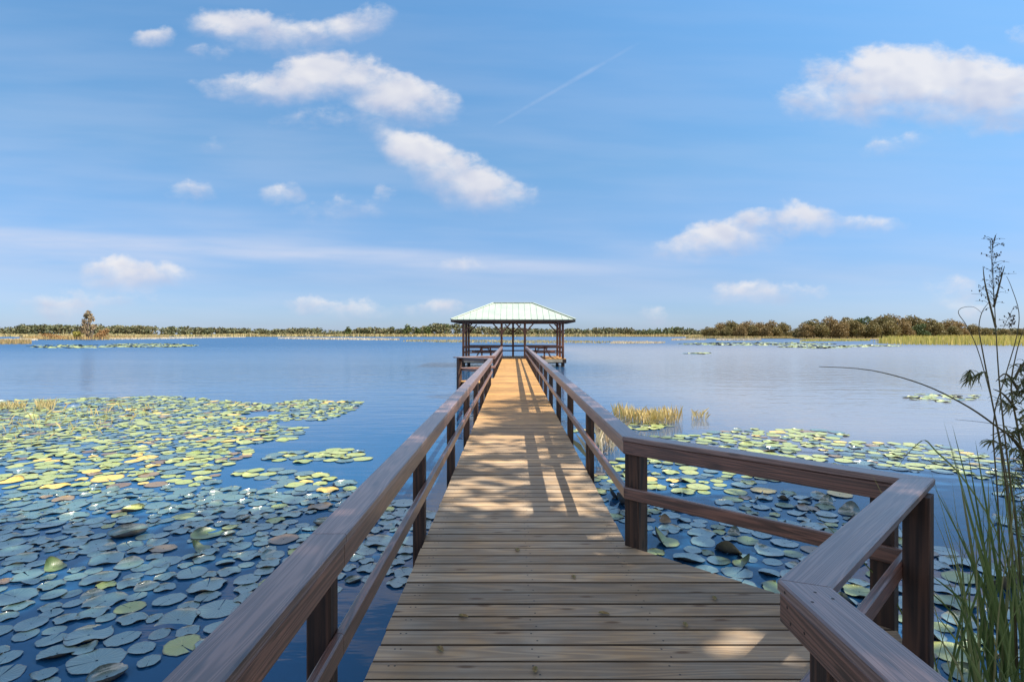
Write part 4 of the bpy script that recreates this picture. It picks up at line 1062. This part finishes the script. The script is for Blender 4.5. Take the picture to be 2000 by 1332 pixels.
# leafy sapling at the frame edge
tw_ = [stem_path([(2030, 1362), (2010, 1000), (1990, 850), (1975, 760), (1985, 690), (2000, 640)], YW + .2), stem_path([(1985, 800), (1960, 770), (1940, 760)], YW + .2), stem_path([(1995, 880), (1965, 845), (1935, 850)], YW + .2), stem_path([(1982, 740), (1995, 715), (2015, 705)], YW + .2), stem_path([(1988, 760), (1965, 730), (1945, 745)], YW + .2)]
weed('leafy_sapling', 'dark leafy sapling with drooping narrow leaves at the frame edge', 'sapling', tw_, tuple(tw_[0][0]), [],
     [(pt(1985, 800, YW + .2), (-.5, 0, .3), .14, 34, .07, .011), (pt(1995, 880, YW + .2), (-.6, 0, .2), .20, 44, .08, .012), (pt(1985, 720, YW + .2), (.5, .1, .3), .12, 30, .07, .011), (pt(1985, 840, YW + .2), (.3, 0, .5), .2, 40, .08, .012), (pt(1975, 905, YW + .2), (.3, 0, .3), .15, 40, .08, .012), (pt(1960, 960, YW + .2), (.4, 0, .5), .30, 90, .085, .009), (pt(1985, 1050, YW + .2), (.2, 0, .6), .35, 90, .09, .009), (pt(1990, 790, YW + .2), (.1, 0, .5), .25, 60, .075, .009), (pt(1960, 850, YW + .2), (.5, 0, .2), .18, 70, .08, .009), (pt(1965, 770, YW + .2), (.4, 0, .1), .14, 50, .07, .009), (pt(1970, 1130, YW + .2), (.2, 0, .4), .3, 80, .09, .009), (pt(1950, 745, YW + .2), (.3, 0, .1), .08, 20, .06, .010)], .009)
# sedge clumps
def sedge(label, bx, Y_, tips, n_extra, w=.016, spread=.14):
    o = thing('sedge_clump', (X(bx, Y_), Y_, WATER), label, 'sedge'); mb = MB(); b0 = Vector((X(bx, Y_), Y_, WATER))
    for k, (tp, bend) in enumerate(tips):
        root = b0 + Vector((random.uniform(-spread, spread), random.uniform(-.1, .1), -.02)); tip = pt(*tp, Y_ + random.uniform(-.25, .15))
        mid = root.lerp(tip, .55) + Vector((0, 0, bend)); q1 = root.lerp(mid, .5) + Vector((0, 0, bend * .45))
        ribbon(mb, smooth([root, q1, mid, tip], 5), w * random.uniform(1.2, 1.7), 0, random.uniform(-.5, .5))
    for k in range(n_extra):
        root = b0 + Vector((random.gauss(0, spread), random.gauss(0, .12), -.02)); L_ = random.uniform(.5, 1.5); a = random.gauss(0, .35)
        tip = root + Vector((math.sin(a) * L_ * .8 + random.gauss(0, .1), random.gauss(0, .25) - .05, L_)); mid = root.lerp(tip, .55) + Vector((-math.sin(a) * .12, 0, .10))
        ribbon(mb, smooth([root, root.lerp(mid, .5) + Vector((0, 0, .05)), mid, tip], 4), w * random.uniform(.5, 1.0), 0, random.uniform(-.7, .7))
    mb.build('blade', M_BLADE, o, smooth=True)
sedge('sedge clump with long blades rising past the bay corner post', 1965, 3.2, [((1843, 822), .03), ((1870, 905), .03), ((1835, 960), .05), ((1822, 945), .12), ((1890, 880), .02), ((1985, 905), .0), ((1815, 1120), .18), ((1930, 930), .0), ((1855, 860), .04), ((1880, 960), .06), ((1840, 1010), .12), ((1905, 860), .02), ((1950, 850), .01), ((1890, 1010), .08), ((1860, 830), .02)], 22, .017)
sedge('low sedge clump at the foot of the bay corner post', 1900, 3.0, [((1820, 1190), .1), ((1830, 1240), .12), ((1990, 1040), .02), ((1960, 1000), .02), ((1880, 1060), .02), ((1905, 985), .0), ((1845, 1120), .1), ((1870, 1150), .1), ((1930, 1100), .03), ((1950, 1060), .0)], 24, .013, .14)
sedge('outermost sedge clump half cut by the frame edge', 2030, 3.3, [((1945, 985), .05), ((1995, 800), .0), ((1970, 850), .02), ((1990, 950), .0), ((1930, 900), .04), ((1955, 920), .03), ((1915, 1010), .08), ((1980, 1050), .0)], 28, .015, .16)
o = thing('bent_sedge', base(1990, 3.45), 'single sedge blade sharply bent over behind the bay corner', 'sedge'); mb = MB()
for P in ([(1995, 1362), (1960, 1080), (1890, 945), (1830, 882), (1808, 860), (1790, 868), (1765, 895), (1752, 917)],): ribbon(mb, stem_path(P, 3.45), .013, 0, .2)
mb.build('blade', M_BLADE, o, smooth=True)
